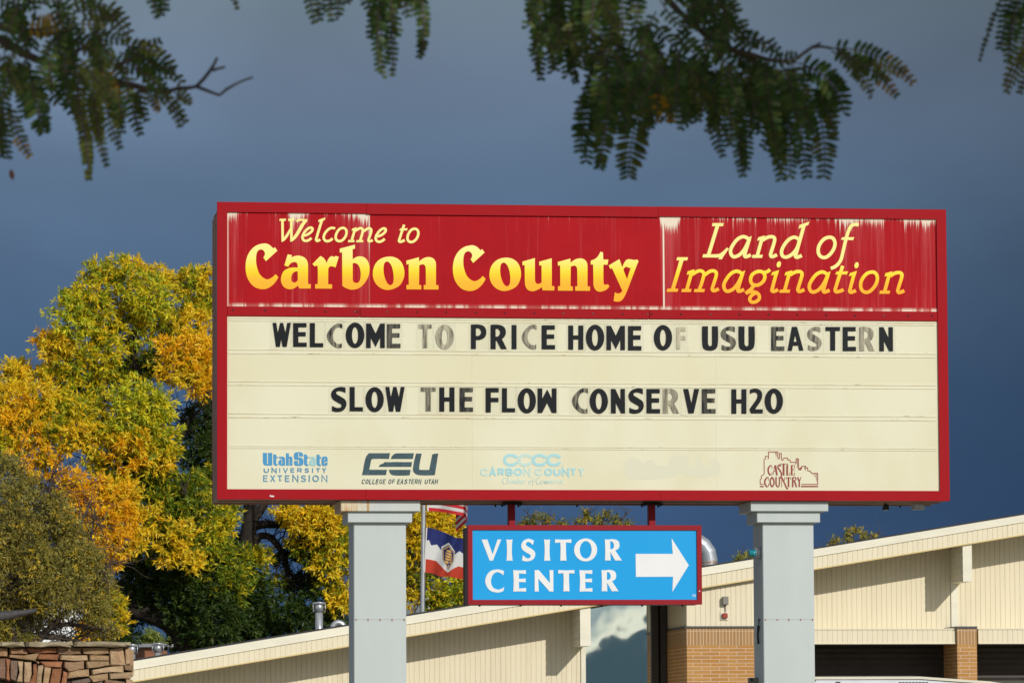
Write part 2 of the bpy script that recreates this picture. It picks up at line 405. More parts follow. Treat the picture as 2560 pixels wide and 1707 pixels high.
# letter rails of clear plastic (two lips per joint) with their pins
zr = lambda y: at(600, y, PY)[2]
for ya, yb in ((793.5, 797), (800.5, 802.5), (872.0, 875.5), (880.5, 884.5), (951.5, 955.0), (961.0, 963.5), (1031.5, 1035.5), (1040.5, 1044.5), (1113.5, 1116), (1119.0, 1121.0)):
    mb = MB(); xa, xb = xi0+.012, xi1-.02; cuts = [xa] + sorted(random.uniform(xa+.6, xb-.6) for _ in range(3)) + [xb]
    for a, b_ in zip(cuts[:-1], cuts[1:]):
        d = random.uniform(-.0012, .0012); mb.bbox(a+.001, b_-.001, PY-.0038, PY+.002, zr(yb)+d, zr(ya)+d, .0015)
    mb.build('letter_rail', m_rail, reader)

# ---- lettering of the header
def grad_fn(t, tc, c, b):
    sp = t.new('ShaderNodeSeparateXYZ'); t.put(sp, 0, tc.outputs['Object'])
    za, zb = at(650, 722, 0)[2], at(650, 608, 0)[2]
    f = t.map(sp.outputs[2], za, zb, 0, 1, smooth=False)
    return t.ramp(f, [(0, (.98, .42, .022, 1)), (.20, (.98, .46, .028, 1)), (.36, (.97, .60, .02, 1)), (.47, (.96, .70, .045, 1)), (.72, (.93, .80, .22, 1)), (1.0, (.92, .84, .30, 1))])
m_grad = mat('vinyl_yellow_fade', (1, .8, .2), .4, .2, fn=grad_fn)
m_pale = mat('vinyl_pale_yellow', (.88, .80, .28), .4, .2, .03, 4)

I = Ink(PY)
k = 1/11.2
I.frame(600, 600, k)
gC = '665,98~ 800,125~ 930,238 978,205 1045,302 725,595 652,490 695,410~ 680,325~ 590,265~ 490,320~ 450,500~ 465,720~ 560,970~ 740,1100~ 880,1060~ 995,958 1073,1042 960,1215~ 800,1340~ 620,1378~ 400,1310~ 230,1110~ 160,850~ 175,560~ 270,330~ 440,165~'
I.o(gC)
I.o('1335,402 1452,425 1440,490 1540,450~ 1650,440~ 1800,490~ 1885,600~ 1905,750 1905,1232 1980,1235 1980,1358 1660,1358 1618,1275 1520,1350~ 1390,1380~ 1240,1325~ 1155,1190~ 1150,1050~ 1220,880~ 1370,790~ 1520,770~ 1615,780 1608,680~ 1570,630~ 1500,620~ 1420,655~ 1350,748 1240,715',
    '1615,885 1560,880~ 1470,940~ 1435,1070~ 1455,1165~ 1525,1192~ 1600,1150~ 1618,1090')
I.frame(770, 600, k)
I.o('345,450 440,510~ 528,650 570,530~ 640,462~ 700,460~ 752,480 768,447 862,472 770,770 700,745~ 630,738~ 580,775~ 565,850 562,1240 672,1242 672,1362 200,1360 200,1238 270,1238 270,760~ 240,718~ 190,745 122,675')
I.o('888,245 1312,132 1315,240 1247,262 1250,548 1350,480~ 1470,460~ 1600,505~ 1690,630~ 1722,800~ 1690,1010~ 1580,1210~ 1420,1350~ 1230,1392~ 1090,1360~ 962,1285 955,345 890,355',
    '1250,655 1330,650~ 1420,720~ 1470,880~ 1465,1080~ 1420,1180~ 1340,1205~ 1270,1170~ 1250,1080')
I.frame(920, 600, k)
gO = ('590,467~ 800,510~ 950,650~ 1018,900~ 980,1120~ 850,1300~ 560,1400~ 330,1330~ 180,1160~ 133,940~ 190,700~ 350,530~',
      '530,605~ 600,640~ 670,760~ 710,950~ 715,1120~ 690,1225~ 620,1268~ 540,1210~ 470,1060~ 435,880~ 440,720~ 470,635~')
gN = '1072,580 1425,485 1428,605 1550,515~ 1690,480~ 1820,515~ 1890,610~ 1902,750 1902,1265 1972,1265 1972,1388 1558,1385 1558,1262 1618,1262 1615,850~ 1600,730~ 1550,685~ 1490,690~ 1432,715 1428,1262 1490,1265 1490,1385 1075,1382 1075,1258 1140,1258 1138,672 1075,690'
I.o(*gO); I.o(gN)
I.frame(1120, 600, k)
I.o(gC, dx=-22, dy=52); I.o(*gO, dx=1025, dy=30)
I.frame(1290, 630, k)
I.o('178,270 528,170 530,760~ 545,850~ 600,895~ 660,885~ 715,855 712,365 650,385 645,275 998,178 1000,955 1072,960 1070,1078 745,1075 720,985 600,1060~ 460,1100~ 330,1060~ 265,960~ 245,800 240,360 180,380')
I.o(gN, dx=97, dy=-299)
I.frame(1440, 630, k)
I.o('410,245 540,190~ 620,110~ 680,-5 752,12 762,215 905,215 880,360 765,358 768,840~ 785,905~ 830,920~ 893,903 930,965 840,1060~ 670,1115~ 560,1075~ 495,960~ 485,800 478,355 412,355')
I.o('918,375 1215,200 1295,430 1350,300~ 1410,225~ 1490,203~ 1640,225~ 1710,210 1750,258 1680,430~ 1420,1110~ 1330,1290~ 1250,1370~ 1160,1390~ 1052,1370 1085,1130 1170,1162~ 1240,1145~ 1298,1090 1008,452 958,478',
    '1325,500 1360,440~ 1410,415~ 1480,445~ 1530,445 1428,765')
I.mb.build('lettering', m_grad, header)['label'] = 'bold yellow to orange slab lettering'

I = Ink(PY); k = 1/11.76
I.frame(680, 530, k)
I.o('228,200 415,200 400,265 212,265'); I.o('268,262 345,262 349,752 440,620~ 528,470 528,598 470,715~ 370,840~ 278,885')
I.o('480,200 670,200 655,268 470,268')
I.o('528,262 605,262 607,750 700,620~ 830,390~ 915,270 850,262~ 800,270~ 738,310 702,262 770,210~ 850,203~ 960,215~ 1020,203 1048,258 960,370~ 860,540~ 740,730~ 620,850~ 535,880')
ge = '940,702! 1060,655 1160,575 1190,500 1140,462 1040,505 940,620 893,740 928,830 1010,852 1090,822 1158,765!'
I.st(ge, 74)
I.o('1370,232 1572,163 1550,240 1500,262 1410,290 1360,305'); I.st('1464,250! 1306,770 1298,825 1330,852 1415,812!', 76)
I.st('1852,492! 1760,470 1650,520 1550,640 1518,760 1560,840 1640,860 1720,830 1778,780!', 74)
go = '2090,472 2165,512 2190,610 2150,740 2060,835 1975,860 1900,830 1870,740 1905,610 1990,502'
I.st(go, 74, True)
I.frame(860, 530, k)
I.o('238,492 375,450 362,500 300,545 222,560'); I.st('322,500! 226,835!', 74); I.o('125,825 312,825 302,890 112,890')
I.st('330,560! 420,502 500,480 550,520 545,600 475,835!', 72); I.o('370,828 570,828 560,892 352,892')
I.st('570,575! 680,502 745,482 798,522 790,610 726,800 722,850 752,868 842,828!', 72)
I.st(ge, 74, dx=37, dy=25)
I.st('1766,376! 1630,800 1618,855 1655,882 1782,828!', 74); I.o('1655,485 1872,482 1850,545 1622,545')
I.st(go, 74, True, dx=-6, dy=25)
I.mb.build('lettering', m_pale, header)['label'] = 'small pale yellow slanted lettering at the upper left'

def land(I, what, dx=0, dy=0):
    if what == 'a':
        I.st('1408,572! 1330,518 1250,502 1120,560 1000,700 925,850 932,960 985,1030 1060,1033 1180,970 1290,840 1375,680 1418,560!', 92, dx=dx, dy=dy)
        I.o('1405,522 1492,480 1455,600 1360,600', dx=dx, dy=dy); I.st('1425,560! 1305,960 1296,1010 1330,1038 1462,985!', 92, dx=dx, dy=dy)
    if what == 'n':
        I.o('1660,520 1842,468 1800,590 1720,590 1632,612', dx=dx, dy=dy); I.st('1760,555! 1640,995!', 92, dx=dx, dy=dy)
        I.o('1510,985 1785,985 1765,1070 1492,1070', dx=dx, dy=dy); I.st('1780,598! 1900,525 2010,502 2088,532 2095,620 1996,950 1992,1005 2030,1036 2162,983!', 92, dx=dx, dy=dy)
    if what == 'i':
        I.add([ell(928, 280, 56, 84, 28, .25)], dx=dx, dy=dy); I.o('750,490 937,430 905,545 815,548 722,578', dx=dx, dy=dy)
        I.st('858,525! 752,930 744,978 782,1003 908,952!', 92, dx=dx, dy=dy)
    if what == 'o':
        I.st('1440,517 1530,555 1575,680 1530,850 1400,1010 1280,1060 1170,1010 1125,880 1160,720 1290,562', 92, True, dx=dx, dy=dy)
I = Ink(PY); k = 1/10.69
I.frame(1740, 545, k)
I.o('440,138 742,138 722,222 428,222'); I.o('518,221 620,221 388,972 288,972')
I.o('190,968 560,968~ 640,950~ 720,890~ 825,790 878,825 780,960~ 690,1105 598,1105 625,1060 170,1055')
land(I, 'a'); land(I, 'n')
I.frame(1940, 545, k)
I.st('598,572! 540,530 470,518 340,580 220,720 148,880 160,1000 230,1047 320,1035 450,950 560,800 622,600!', 92)
I.st('745,210! 536,960 518,1025 560,1052 688,1000!', 92); I.o('625,190 890,98 865,185 800,215 695,255 598,290')
land(I, 'o')
I.st('2208,192! 2110,174 2010,218 1940,340 1860,600 1790,900 1730,1120 1620,1270 1462,1350!', 90); I.o('1765,518 2092,515 2055,595 1732,585')
I.mb.build('lettering', m_pale, header)['label'] = 'pale yellow slanted lettering at the upper right'
I = Ink(PY)
I.frame(1660, 635, k)
I.o('350,88 640,88 620,172 330,172'); I.o('412,171 522,171 290,930 185,930'); I.o('90,928 380,928 360,1010 65,1010')
I.o('630,465 814,405 775,535 690,535 605,558'); I.st('735,505! 608,945!', 92); I.o('480,935 735,935 715,1017 460,1017')
I.st('750,552! 870,475 960,450 1040,482 1062,570 945,945!', 90); I.o('815,938 1090,938 1070,1018 795,1018')
I.st('1082,566! 1210,475 1300,450 1380,482 1396,560 1294,900 1288,955 1330,984 1462,932!', 90)
land(I, 'a', 675, -40)
I.frame(1860, 635, k)
I.st('400,466 500,490 556,590 520,720 400,820 300,832 205,790 175,680 215,560 310,490', 92, True)
I.st('540,492! 620,475 692,415!', 90); I.st('262,842! 190,935 110,1000 40,1060!', 92)
I.st('45,1058! 150,1008 270,1015 370,1060 412,1150 375,1235 270,1288 185,1275 152,1200 200,1110 320,1040!', 90)
land(I, 'i'); land(I, 'n', -553, -32); land(I, 'a', 822, -20)
I.frame(2060, 635, k)
I.st('498,318! 312,900 298,985 350,1012 522,955!', 92); I.o('340,470 642,465 610,548 298,545')
land(I, 'i', -60, 22); land(I, 'o', -150, -33); land(I, 'n', -19, -5)
I.mb.build('lettering', m_grad, header)['label'] = 'orange yellow slanted lettering at the lower right'

# ---- changeable letters on clear cards
def letter_fn(t, tc, c, b):
    at_ = t.new('ShaderNodeAttribute', attribute_type='OBJECT', attribute_name='fade'); fd = at_.outputs['Fac']
    sp = t.new('ShaderNodeSeparateXYZ'); t.put(sp, 0, tc.outputs['Object']); x, y, z = sp.outputs
    n = t.noise(t.vec(t.math('MULTIPLY', x, 40.0), 0.0, t.math('MULTIPLY', z, 5.0)), 1.0, 4, .6)
    f = t.map(t.math('ADD', fd, t.math('MULTIPLY', t.math('MULTIPLY', t.math('SUBTRACT', n, .5), 2.0), t.map(fd, .02, .3))), 0.05, 1.0, 0, .97, smooth=False)
    return t.mix(f, c, (.58, .53, .38, 1))
m_let = mat('letter_black', (.005, .0055, .007), .25, .35, fn=letter_fn)
m_card = bpy.data.materials.new('clear_plastic'); m_card.use_nodes = True
t = NT(m_card.node_tree); b = m_card.node_tree.nodes['Principled BSDF']; tr = t.new('ShaderNodeBsdfTransparent'); mx = t.new('ShaderNodeMixShader')
t.put(b, 'Base Color', (.80, .79, .70, 1)); t.put(b, 'Roughness', .15); t.put(tr, 0, (1, 1, .995, 1)); t.put(mx, 0, .09)
w_ = t.noise(t.new('ShaderNodeTexCoord').outputs['Object'], 7.0, 2, .5); bn = t.new('ShaderNodeBump'); t.put(bn, 'Strength', .25); t.put(bn, 'Distance', .03); t.put(bn, 'Height', w_); t.put(b, 'Normal', bn.outputs[0])
t.l.new(tr.outputs[0], mx.inputs[1]); t.l.new(b.outputs[0], mx.inputs[2]); t.l.new(mx.outputs[0], m_card.node_tree.nodes['Material Output'].inputs[0])

def gl(ch):          # outlines in their own box; scaled to the box they had in the photograph
    G = {'S': (['323,103 240,93~ 150,125~ 108,190~ 125,270~ 200,325~ 258,360~ 255,395~ 200,408~ 120,378 118,455 200,470~ 290,445~ 335,370~ 320,290~ 245,235~ 185,195~ 190,165~ 245,155~ 323,183'], (105, 93, 336, 470)),
         'P': (['868,123 1000,123~ 1070,160~ 1093,235~ 1070,310~ 1000,347~ 940,348 940,483 868,483', '940,180 985,180~ 1017,235~ 985,285~ 940,288'], (868, 123, 1093, 483)),
         'R': (['1155,128 1280,128~ 1355,165~ 1378,240~ 1360,300~ 1320,337 1393,485 1308,485 1245,362 1230,362 1230,485 1155,485', '1228,190 1265,190~ 1295,240~ 1265,295~ 1228,300'], (1155, 128, 1393, 485)),
         'U': (['2090,147 2175,147 2175,395~ 2182,425~ 2205,440~ 2228,425~ 2233,395~ 2232,147 2318,147 2318,400~ 2290,480~ 2205,507~ 2115,480~ 2092,400~'], (2090, 147, 2318, 507)),
         'N': (['1865,160 1928,160 2003,320 2003,160 2067,160 2070,515 2012,515 1935,360 1937,515 1867,515'], (1865, 160, 2070, 515)),
         'A': (['585,155 662,155 762,505 695,505 680,433 600,433 583,508 518,508', '635,275 660,375 612,375'], (518, 155, 762, 508)),
         'W': (['160,128 235,128 265,330 312,128 372,128 420,330 455,128 530,128 445,605 362,605 335,450 308,605 228,605'], (160, 128, 530, 605)),
         'M': (['685,140 750,140 823,285 890,140 957,140 957,495 890,495 890,345 823,480 752,345 752,495 685,495'], (685, 140, 957, 495)),
         'V': (['822,120 895,120 940,325 980,120 1053,120 972,460 897,460'], (822, 120, 1053, 460)),
         '2': (['1768,135 1850,120~ 1915,150~ 1935,210~ 1915,290~ 1850,390~ 1843,408 1942,408 1942,465 1783,465 1760,410 1800,350~ 1860,260~ 1870,205~ 1850,178~ 1815,175~ 1768,197'], (1760, 120, 1942, 465)),
         'C': (['100,3 72,0~ 40,10~ 12,30~ 0,50~ 12,72~ 40,91~ 72,100~ 97,98 97,80 75,84~ 50,74~ 38,50~ 50,26~ 75,15~ 100,21'], (0, 0, 100, 100)),
         'E': (['0,0 98,0 98,18 38,18 38,38 93,38 93,56 38,56 38,82 100,82 100,100 0,100'], (0, 0, 100, 100)),
         'F': (['0,0 100,0 100,18 39,18 39,40 98,40 98,58 39,58 39,100 0,100'], (0, 0, 100, 100)),
         'L': (['0,0 38,0 38,83 100,83 100,100 0,100'], (0, 0, 100, 100)),
         'T': (['0,0 100,0 100,17 67,17 67,100 33,100 33,17 0,17'], (0, 0, 100, 100)),
         'H': (['0,0 33,0 33,41 67,41 67,0 100,0 100,100 67,100 67,58 33,58 33,100 0,100'], (0, 0, 100, 100)),
         'I': (['0,0 100,0 100,100 0,100'], (0, 0, 100, 100))}
    if ch == 'O': return [ell(.5, .5, .5, .5, 44), ell(.5, .505, .165, .325, 36)]
    if ch == 'w':
        return [[(x, 1-y) for x, y in r] for r in gl('M')]
    rs, (a, b, c, d) = G[ch]
    return [[((x-a)/(c-a), (y-b)/(d-b)) for x, y in outline(r)] for r in rs]
L1 = [('WELCOME', 500, [('W', 445, 557, 66, 213, .0), ('E', 571, 654, 67, 213, .0), ('L', 673, 755, 67, 215, 0), ('C', 778, 872, 70, 220, .30), ('O', 893, 1007, 64, 220, 0), ('M', 1018, 1132, 70, 220, 0), ('E', 1145, 1228, 73, 220, .14)]),
      ('TO', 500, [('T', 1340, 1418, 76, 220, .50), ('O', 1443, 1555, 77, 228, .66)]),
      ('PRICE', 500, [('P', 1660, 1754, 77, 226, 0), ('R', 1780, 1880, 78, 227, 0), ('I', 1909, 1939, 79, 227, .04), ('C', 1972, 2062, 77, 228, .38), ('E', 2093, 2175, 81, 228, 0)]),
      ('HOME', 1460, [('H', -96, -4, 82, 230, 0), ('O', 12, 124, 77, 235, 0), ('M', 138, 251, 84, 233, 0), ('E', 270, 352, 85, 235, .05)]),
      ('OF', 1460, [('O', 428, 540, 79, 235, 0), ('F', 566, 624, 93, 228, .85)]),
      ('USU', 1460, [('U', 724, 820, 87, 236, 0), ('S', 838, 930, 88, 236, .20), ('U', 947, 1045, 88, 237, 0)]),
      ('EASTERN', 1460, [('E', 1147, 1228, 90, 237, .16), ('A', 1247, 1345, 90, 237, .04), ('S', 1368, 1454, 90, 237, .42), ('T', 1479, 1568, 91, 236, 0), ('E', 1585, 1666, 91, 239, 0), ('R', 1687, 1780, 92, 238, .56), ('N', 1808, 1893, 92, 240, 0)])]
L2 = [('SLOW', 500, [('S', 803, 897, 458, 611, 0), ('L', 917, 998, 458, 607, 0), ('O', 1014, 1126, 459, 612, 0), ('W', 1136, 1254, 458, 609, .04)]),
      ('THE', 500, [('T', 1353, 1444, 461, 607, .34), ('H', 1466, 1559, 461, 609, .03), ('E', 1590, 1673, 463, 610, .13)]),
      ('FLOW', 500, [('F', 1750, 1830, 464, 614, 0), ('L', 1850, 1930, 465, 613, 0), ('O', 1946, 2058, 465, 620, 0), ('w', 2068, 2184, 467, 617, .04)]),
      ('CONSERVE', 1460, [('C', -73, 24, 466, 620, .24), ('O', 35, 147, 468, 622, .05), ('N', 165, 252, 470, 620, 0), ('S', 272, 366, 466, 622, 0), ('E', 383, 466, 470, 620, 0), ('R', 484, 582, 470, 620, .55), ('V', 608, 706, 470, 620, 0), ('E', 722, 806, 470, 620, .12)]),
      ('H2O', 1460, [('H', 903, 995, 472, 622, 0), ('2', 1013, 1095, 468, 620, 0), ('O', 1107, 1219, 468, 622, .04)])]
ORD = ['first', 'second', 'third', 'fourth', 'fifth', 'sixth', 'seventh', 'last']
for row, words in (('upper', L1), ('lower', L2)):
    ct, cb = (802.5, 872.5) if row == 'upper' else (963.0, 1032.0)
    for word, x0, ls in words:
        for i, (ch, a, b_, ta, tb, fade) in enumerate(ls):
            pa, pb, qa, qb = x0+a*.40816, x0+b_*.40816, 780+ta*.40816, 780+tb*.40816
            CH = 'W' if ch == 'w' else ch
            look = 'almost bleached away' if fade > .8 else 'badly faded' if fade > .45 else 'faded' if fade > .22 else 'slightly worn' if fade > .1 else 'solid'
            extra = ' made from an upturned M' if ch == 'w' else ''
            which = ORD[i] if i < len(ls)-1 else 'last'
            zc = at((pa+pb)/2, cb, PY)[2]; xc = at((pa+pb)/2, cb, PY)[0]
            if ch == 'w': look, extra = 'solid', ' (an upturned M)'
            lab = '%s black %s %s%s, %s character of %s in the %s text row' % (look, 'digit' if CH == '2' else 'letter', CH, extra, which, word, row)
            lc = thing('letter_card', lab, 'sign letter', (xc, PY-.004, at(600, cb, PY)[2]), 'changeable letters on the cream board')
            mb = MB(); xa, xb = at(pa-6.5, qa, PY)[0], at(pb+6.5, qa, PY)[0]
            mb.box(xa, xb, PY-.0052, PY-.0035, at(600, cb, PY)[2], at(600, ct, PY)[2]); mb.build('plastic_card', m_card, lc)
            I = Ink(PY-.0054, thick=.0012)
            I.add([[(pa+x*(pb-pa), qa+y*(qb-qa)) for x, y in r] for r in gl(ch)])
            o = I.mb.build('letter_face', m_let, lc); o['fade'] = float(fade)
# ---- logos along the bottom of the cream board
SF = {'A': ['0,1!|.5,0!|1,1!', '.18,.66!|.82,.66!'], 'B': ['0,1!|0,0!|.6,0|.92,.12|.92,.36|.6,.48|0,.48!', '.55,.48!|.98,.6|.98,.86|.6,1|0,1!'],
      'C': ['.97,.24!|.8,.06|.5,0|.15,.13|0,.5|.15,.87|.5,1|.8,.94|.97,.76!'], 'E': ['1,0!|0,0!|0,1!|1,1!', '0,.48!|.9,.48!'], 'F': ['1,0!|0,0!|0,1!', '0,.48!|.9,.48!'],
      'G': ['.97,.24!|.8,.06|.5,0|.15,.13|0,.5|.15,.87|.5,1|.95,.88!|.97,.55!|.6,.55!'], 'H': ['0,0!|0,1!', '1,0!|1,1!', '0,.48!|1,.48!'], 'I': ['.5,0!|.5,1!'],
      'L': ['0,0!|0,1!|1,1!'], 'N': ['0,1!|0,0!|1,1!|1,0!'], 'O': ['*'], 'R': ['0,1!|0,0!|.6,0|.95,.14|.95,.4|.6,.54|0,.54!', '.5,.54!|1,1!'],
      'S': ['.95,.2!|.8,.05|.5,0|.15,.08|.06,.25|.2,.42|.55,.5|.9,.6|.97,.78|.8,.95|.5,1|.15,.95|.02,.8!'], 'T': ['0,0!|1,0!', '.5,0!|.5,1!'],
      'U': ['0,0!|0,.65|.15,.92|.5,1|.85,.92|1,.65|1,0!'], 'V': ['0,0!|.5,1!|1,0!'], 'X': ['0,0!|1,1!', '1,0!|0,1!'], 'Y': ['0,0!|.5,.5!|.5,1!', '1,0!|.5,.5!']}
def sans(I, ch, x0, x1, y0, y1, wd, slant=0.0, mi=0):
    a, b = x0+wd/2, x1-wd/2; c, d = y0+wd/2, y1-wd/2
    if ch == 'I': a = b = (x0+x1)/2
    f = lambda x, y: (a+x*(b-a)+slant*(y1-(c+y*(d-c))), (y0 if y == 0 and ch not in 'COSGU' else y1 if y == 1 and ch not in 'COSGUEL' else c+y*(d-c)) if ch not in 'ETFDBRZ' else c+y*(d-c))
    for p in SF[ch]:
        if p == '*':
            I.st(' '.join('%g,%g' % f(.5+.5*math.cos(q), .5+.5*math.sin(q)) for q in (2*math.pi*i/12 for i in range(12))), wd, True, mi=mi); continue
        out = []
        for q in p.split('|'):
            e = '!' if q.endswith('!') else ''; x, y = map(float, q.rstrip('!').split(',')); out.append('%g,%g%s' % (f(x, y) + (e,)))
        I.st(' '.join(out), wd, mi=mi)
def chip_fn(strength, other):
    def fn(t, tc, c, b):
        n = t.noise(tc.outputs['Object'], 38, 5, .7)
        return t.mix(t.map(n, .60, .68, 0, strength), c, other)
    return fn
m_ublue = mat('vinyl_blue', (.055, .28, .52), .4, .4, fn=chip_fn(.25, (.35, .55, .60, 1)))
m_ublue2 = mat('vinyl_blue_dull', (.085, .26, .40), .4, .4, fn=chip_fn(.4, (.30, .50, .55, 1)))
m_ublue3 = mat('vinyl_blue_bleached', (.30, .55, .56), .4, .4, fn=chip_fn(.6, (.62, .68, .55, 1)))
m_teal = mat('vinyl_dark_teal', (.038, .085, .105), .4, .4, .3, 14, fn=chip_fn(.75, (.10, .22, .22, 1)))
m_c1 = mat('vinyl_bleached_cyan', (.36, .62, .66), .4, .4, fn=chip_fn(.6, (.55, .70, .62, 1)))
m_c2 = mat('vinyl_ghost_cyan', (.50, .66, .60), .4, .4)
m_cas = mat('vinyl_dark_red', (.27, .036, .032), .4, .4)
m_ghost = mat('ghost_patch', (.655, .645, .50), .4, .25)

I = Ink(PY, 640, 1115, 1/11.76, .0016)
I.o('203,195 325,195 325,520 355,520 355,195 478,195 478,565 280,565~ 225,535~ 203,460')
ut = '508,238 590,238 597,300 635,300 635,350 597,350 597,525 635,525 635,568 560,568~ 508,510'
ua = ('668,310 810,310~ 855,360 855,568 740,568~ 670,540~ 660,460~ 690,410~ 748,372 748,355 668,355', '752,375 772,375 772,525 752,525')
I.o(ut); I.o(*ua); I.o('882,205 967,205 967,305 1030,305~ 1072,345 1072,568 988,568 988,355 967,355 967,568 882,568')
I.o('1120,230~ 1160,180 1330,180~ 1385,240 1385,298 1270,298 1270,205 1243,205 1243,335 1340,340~ 1388,390 1388,520~ 1340,570 1165,570~ 1122,520 1122,430 1240,430 1240,530 1270,530 1270,400 1160,395~ 1120,350')
I.o(ut, dx=905, dy=5); I.o(*ua, dx=905, dy=5, mi=2); I.o(ut, dx=1275, dy=8, mi=0)
I.o('1935,350~ 1970,305 2065,305~ 2105,350 2105,450 2012,455 2012,530 2035,530 2035,482 2105,482 2105,530~ 2065,572 1970,572~ 1932,520', '2010,340 2033,340 2033,420 2010,420')
for ch, a, b_ in zip('UNIVERSITY', (230, 458, 683, 790, 1012, 1212, 1428, 1648, 1760, 1940), (380, 610, 712, 942, 1140, 1352, 1560, 1678, 1893, 2070)): sans(I, ch, a, b_, 640, 778, 30, mi=1)
for ch, a, b_ in zip('EXTENSION', (210, 415, 620, 852, 1070, 1322, 1552, 1660, 1925), (358, 570, 785, 1000, 1248, 1475, 1585, 1850, 2100)): sans(I, ch, a, b_, 850, 1045, 33, mi=1)
I.mb.build('logo', [m_ublue, m_ublue2, m_ublue3], reader)['label'] = 'blue university extension logo'
I = Ink(PY, 890, 1115, .09354, .0016)
for s in ('345,185 908,185 880,340 440,340~ 405,370 355,625 828,628 800,772 158,772 190,640 262,300~', '1120,188 1548,185 1520,340 930,340 960,265~ 1030,205~', '770,420 900,425 1100,418 1300,424 1497,420 1478,550 605,550 650,485 720,465',
          '878,628 1462,628 1435,775 1000,775~ 920,730~', '1605,195 1757,195 1685,600~ 1720,632 1960,632 2040,215 2100,200 2197,193 2108,770 1690,770~ 1570,720~ 1522,620~'): I.o(s)
for s, xs in (('COLLEGE', (150, 250, 350, 438, 525, 618, 716)), ('OF', (860, 962)), ('EASTERN', (1100, 1185, 1290, 1390, 1478, 1568, 1662)), ('UTAH', (1835, 1925, 2008, 2105))):
    for ch, a in zip(s, xs): sans(I, ch, a-6, a+72, 880, 1008, 20, .2)
I.mb.build('logo', m_teal, reader)['label'] = 'dark teal college logo with chipped edges'
I = Ink(PY, 1190, 1115, 290/2352, .0016)
for i, a in enumerate((568, 862, 1150, 1443)):
    I.st(' '.join('%g,%g%s' % (a+5+x*240, 184+y*196, e) for x, y, e in ((1.05, .30, '!'), (.9, .09, ''), (.52, 0, ''), (.16, .14, ''), (.03, .5, ''), (.16, .86, ''), (.52, 1, ''), (.9, .91, ''), (1.05, .70, '!'))), 62, mi=1 if i == 1 else 0)
for s, xs, we in (('CARBON', (85, 262, 440, 603, 765, 955), (170, 153, 140, 142, 170, 155)), ('COUNTY', (1190, 1385, 1570, 1740, 1905, 2070), (165, 165, 150, 155, 130, 140))):
    for i, (ch, a, b_) in enumerate(zip(s, xs, we)): sans(I, ch, a, a+b_, 443, 600, 42, mi=1 if (s, i) in (('CARBON', 0), ('CARBON', 5), ('COUNTY', 0), ('COUNTY', 5)) else 0)
for p in ('605,640! 570,640 548,700 560,755 600,745!', '655,625! 640,690 628,760!', '632,730! 660,690 672,720 680,755!', '750,690! 715,690 705,735 735,750 752,700 758,750!', '780,755! 790,700 805,720 810,755 825,700 838,755!', '865,630! 850,750 885,750 890,710 860,705!', '905,735! 940,705 915,690 905,740 945,750!', '970,755! 975,700 1010,690!',
          '1090,700! 1065,720 1080,755 1110,725 1090,700', '1180,635! 1160,690 1150,795!', '1130,700! 1190,695!', '1290,640! 1240,650 1225,720 1245,760 1295,745!', '1350,700! 1310,720 1325,755 1360,725 1350,700', '1390,755! 1400,700 1420,755 1435,700 1450,755!', '1475,755! 1485,700 1505,755 1520,700 1535,755!', '1565,730! 1600,700 1570,700 1565,745 1605,750!', '1630,755! 1635,700 1660,695!', '1700,700! 1675,720 1690,755 1715,745!', '1725,730! 1760,705 1735,695 1725,745 1765,755!'):
    I.st(p, 13, mi=1)
I.mb.build('logo', [m_c1, m_c2], reader)['label'] = 'bleached pale cyan logo'
I = Ink(PY, 1890, 1115, 170/2352, .0016)
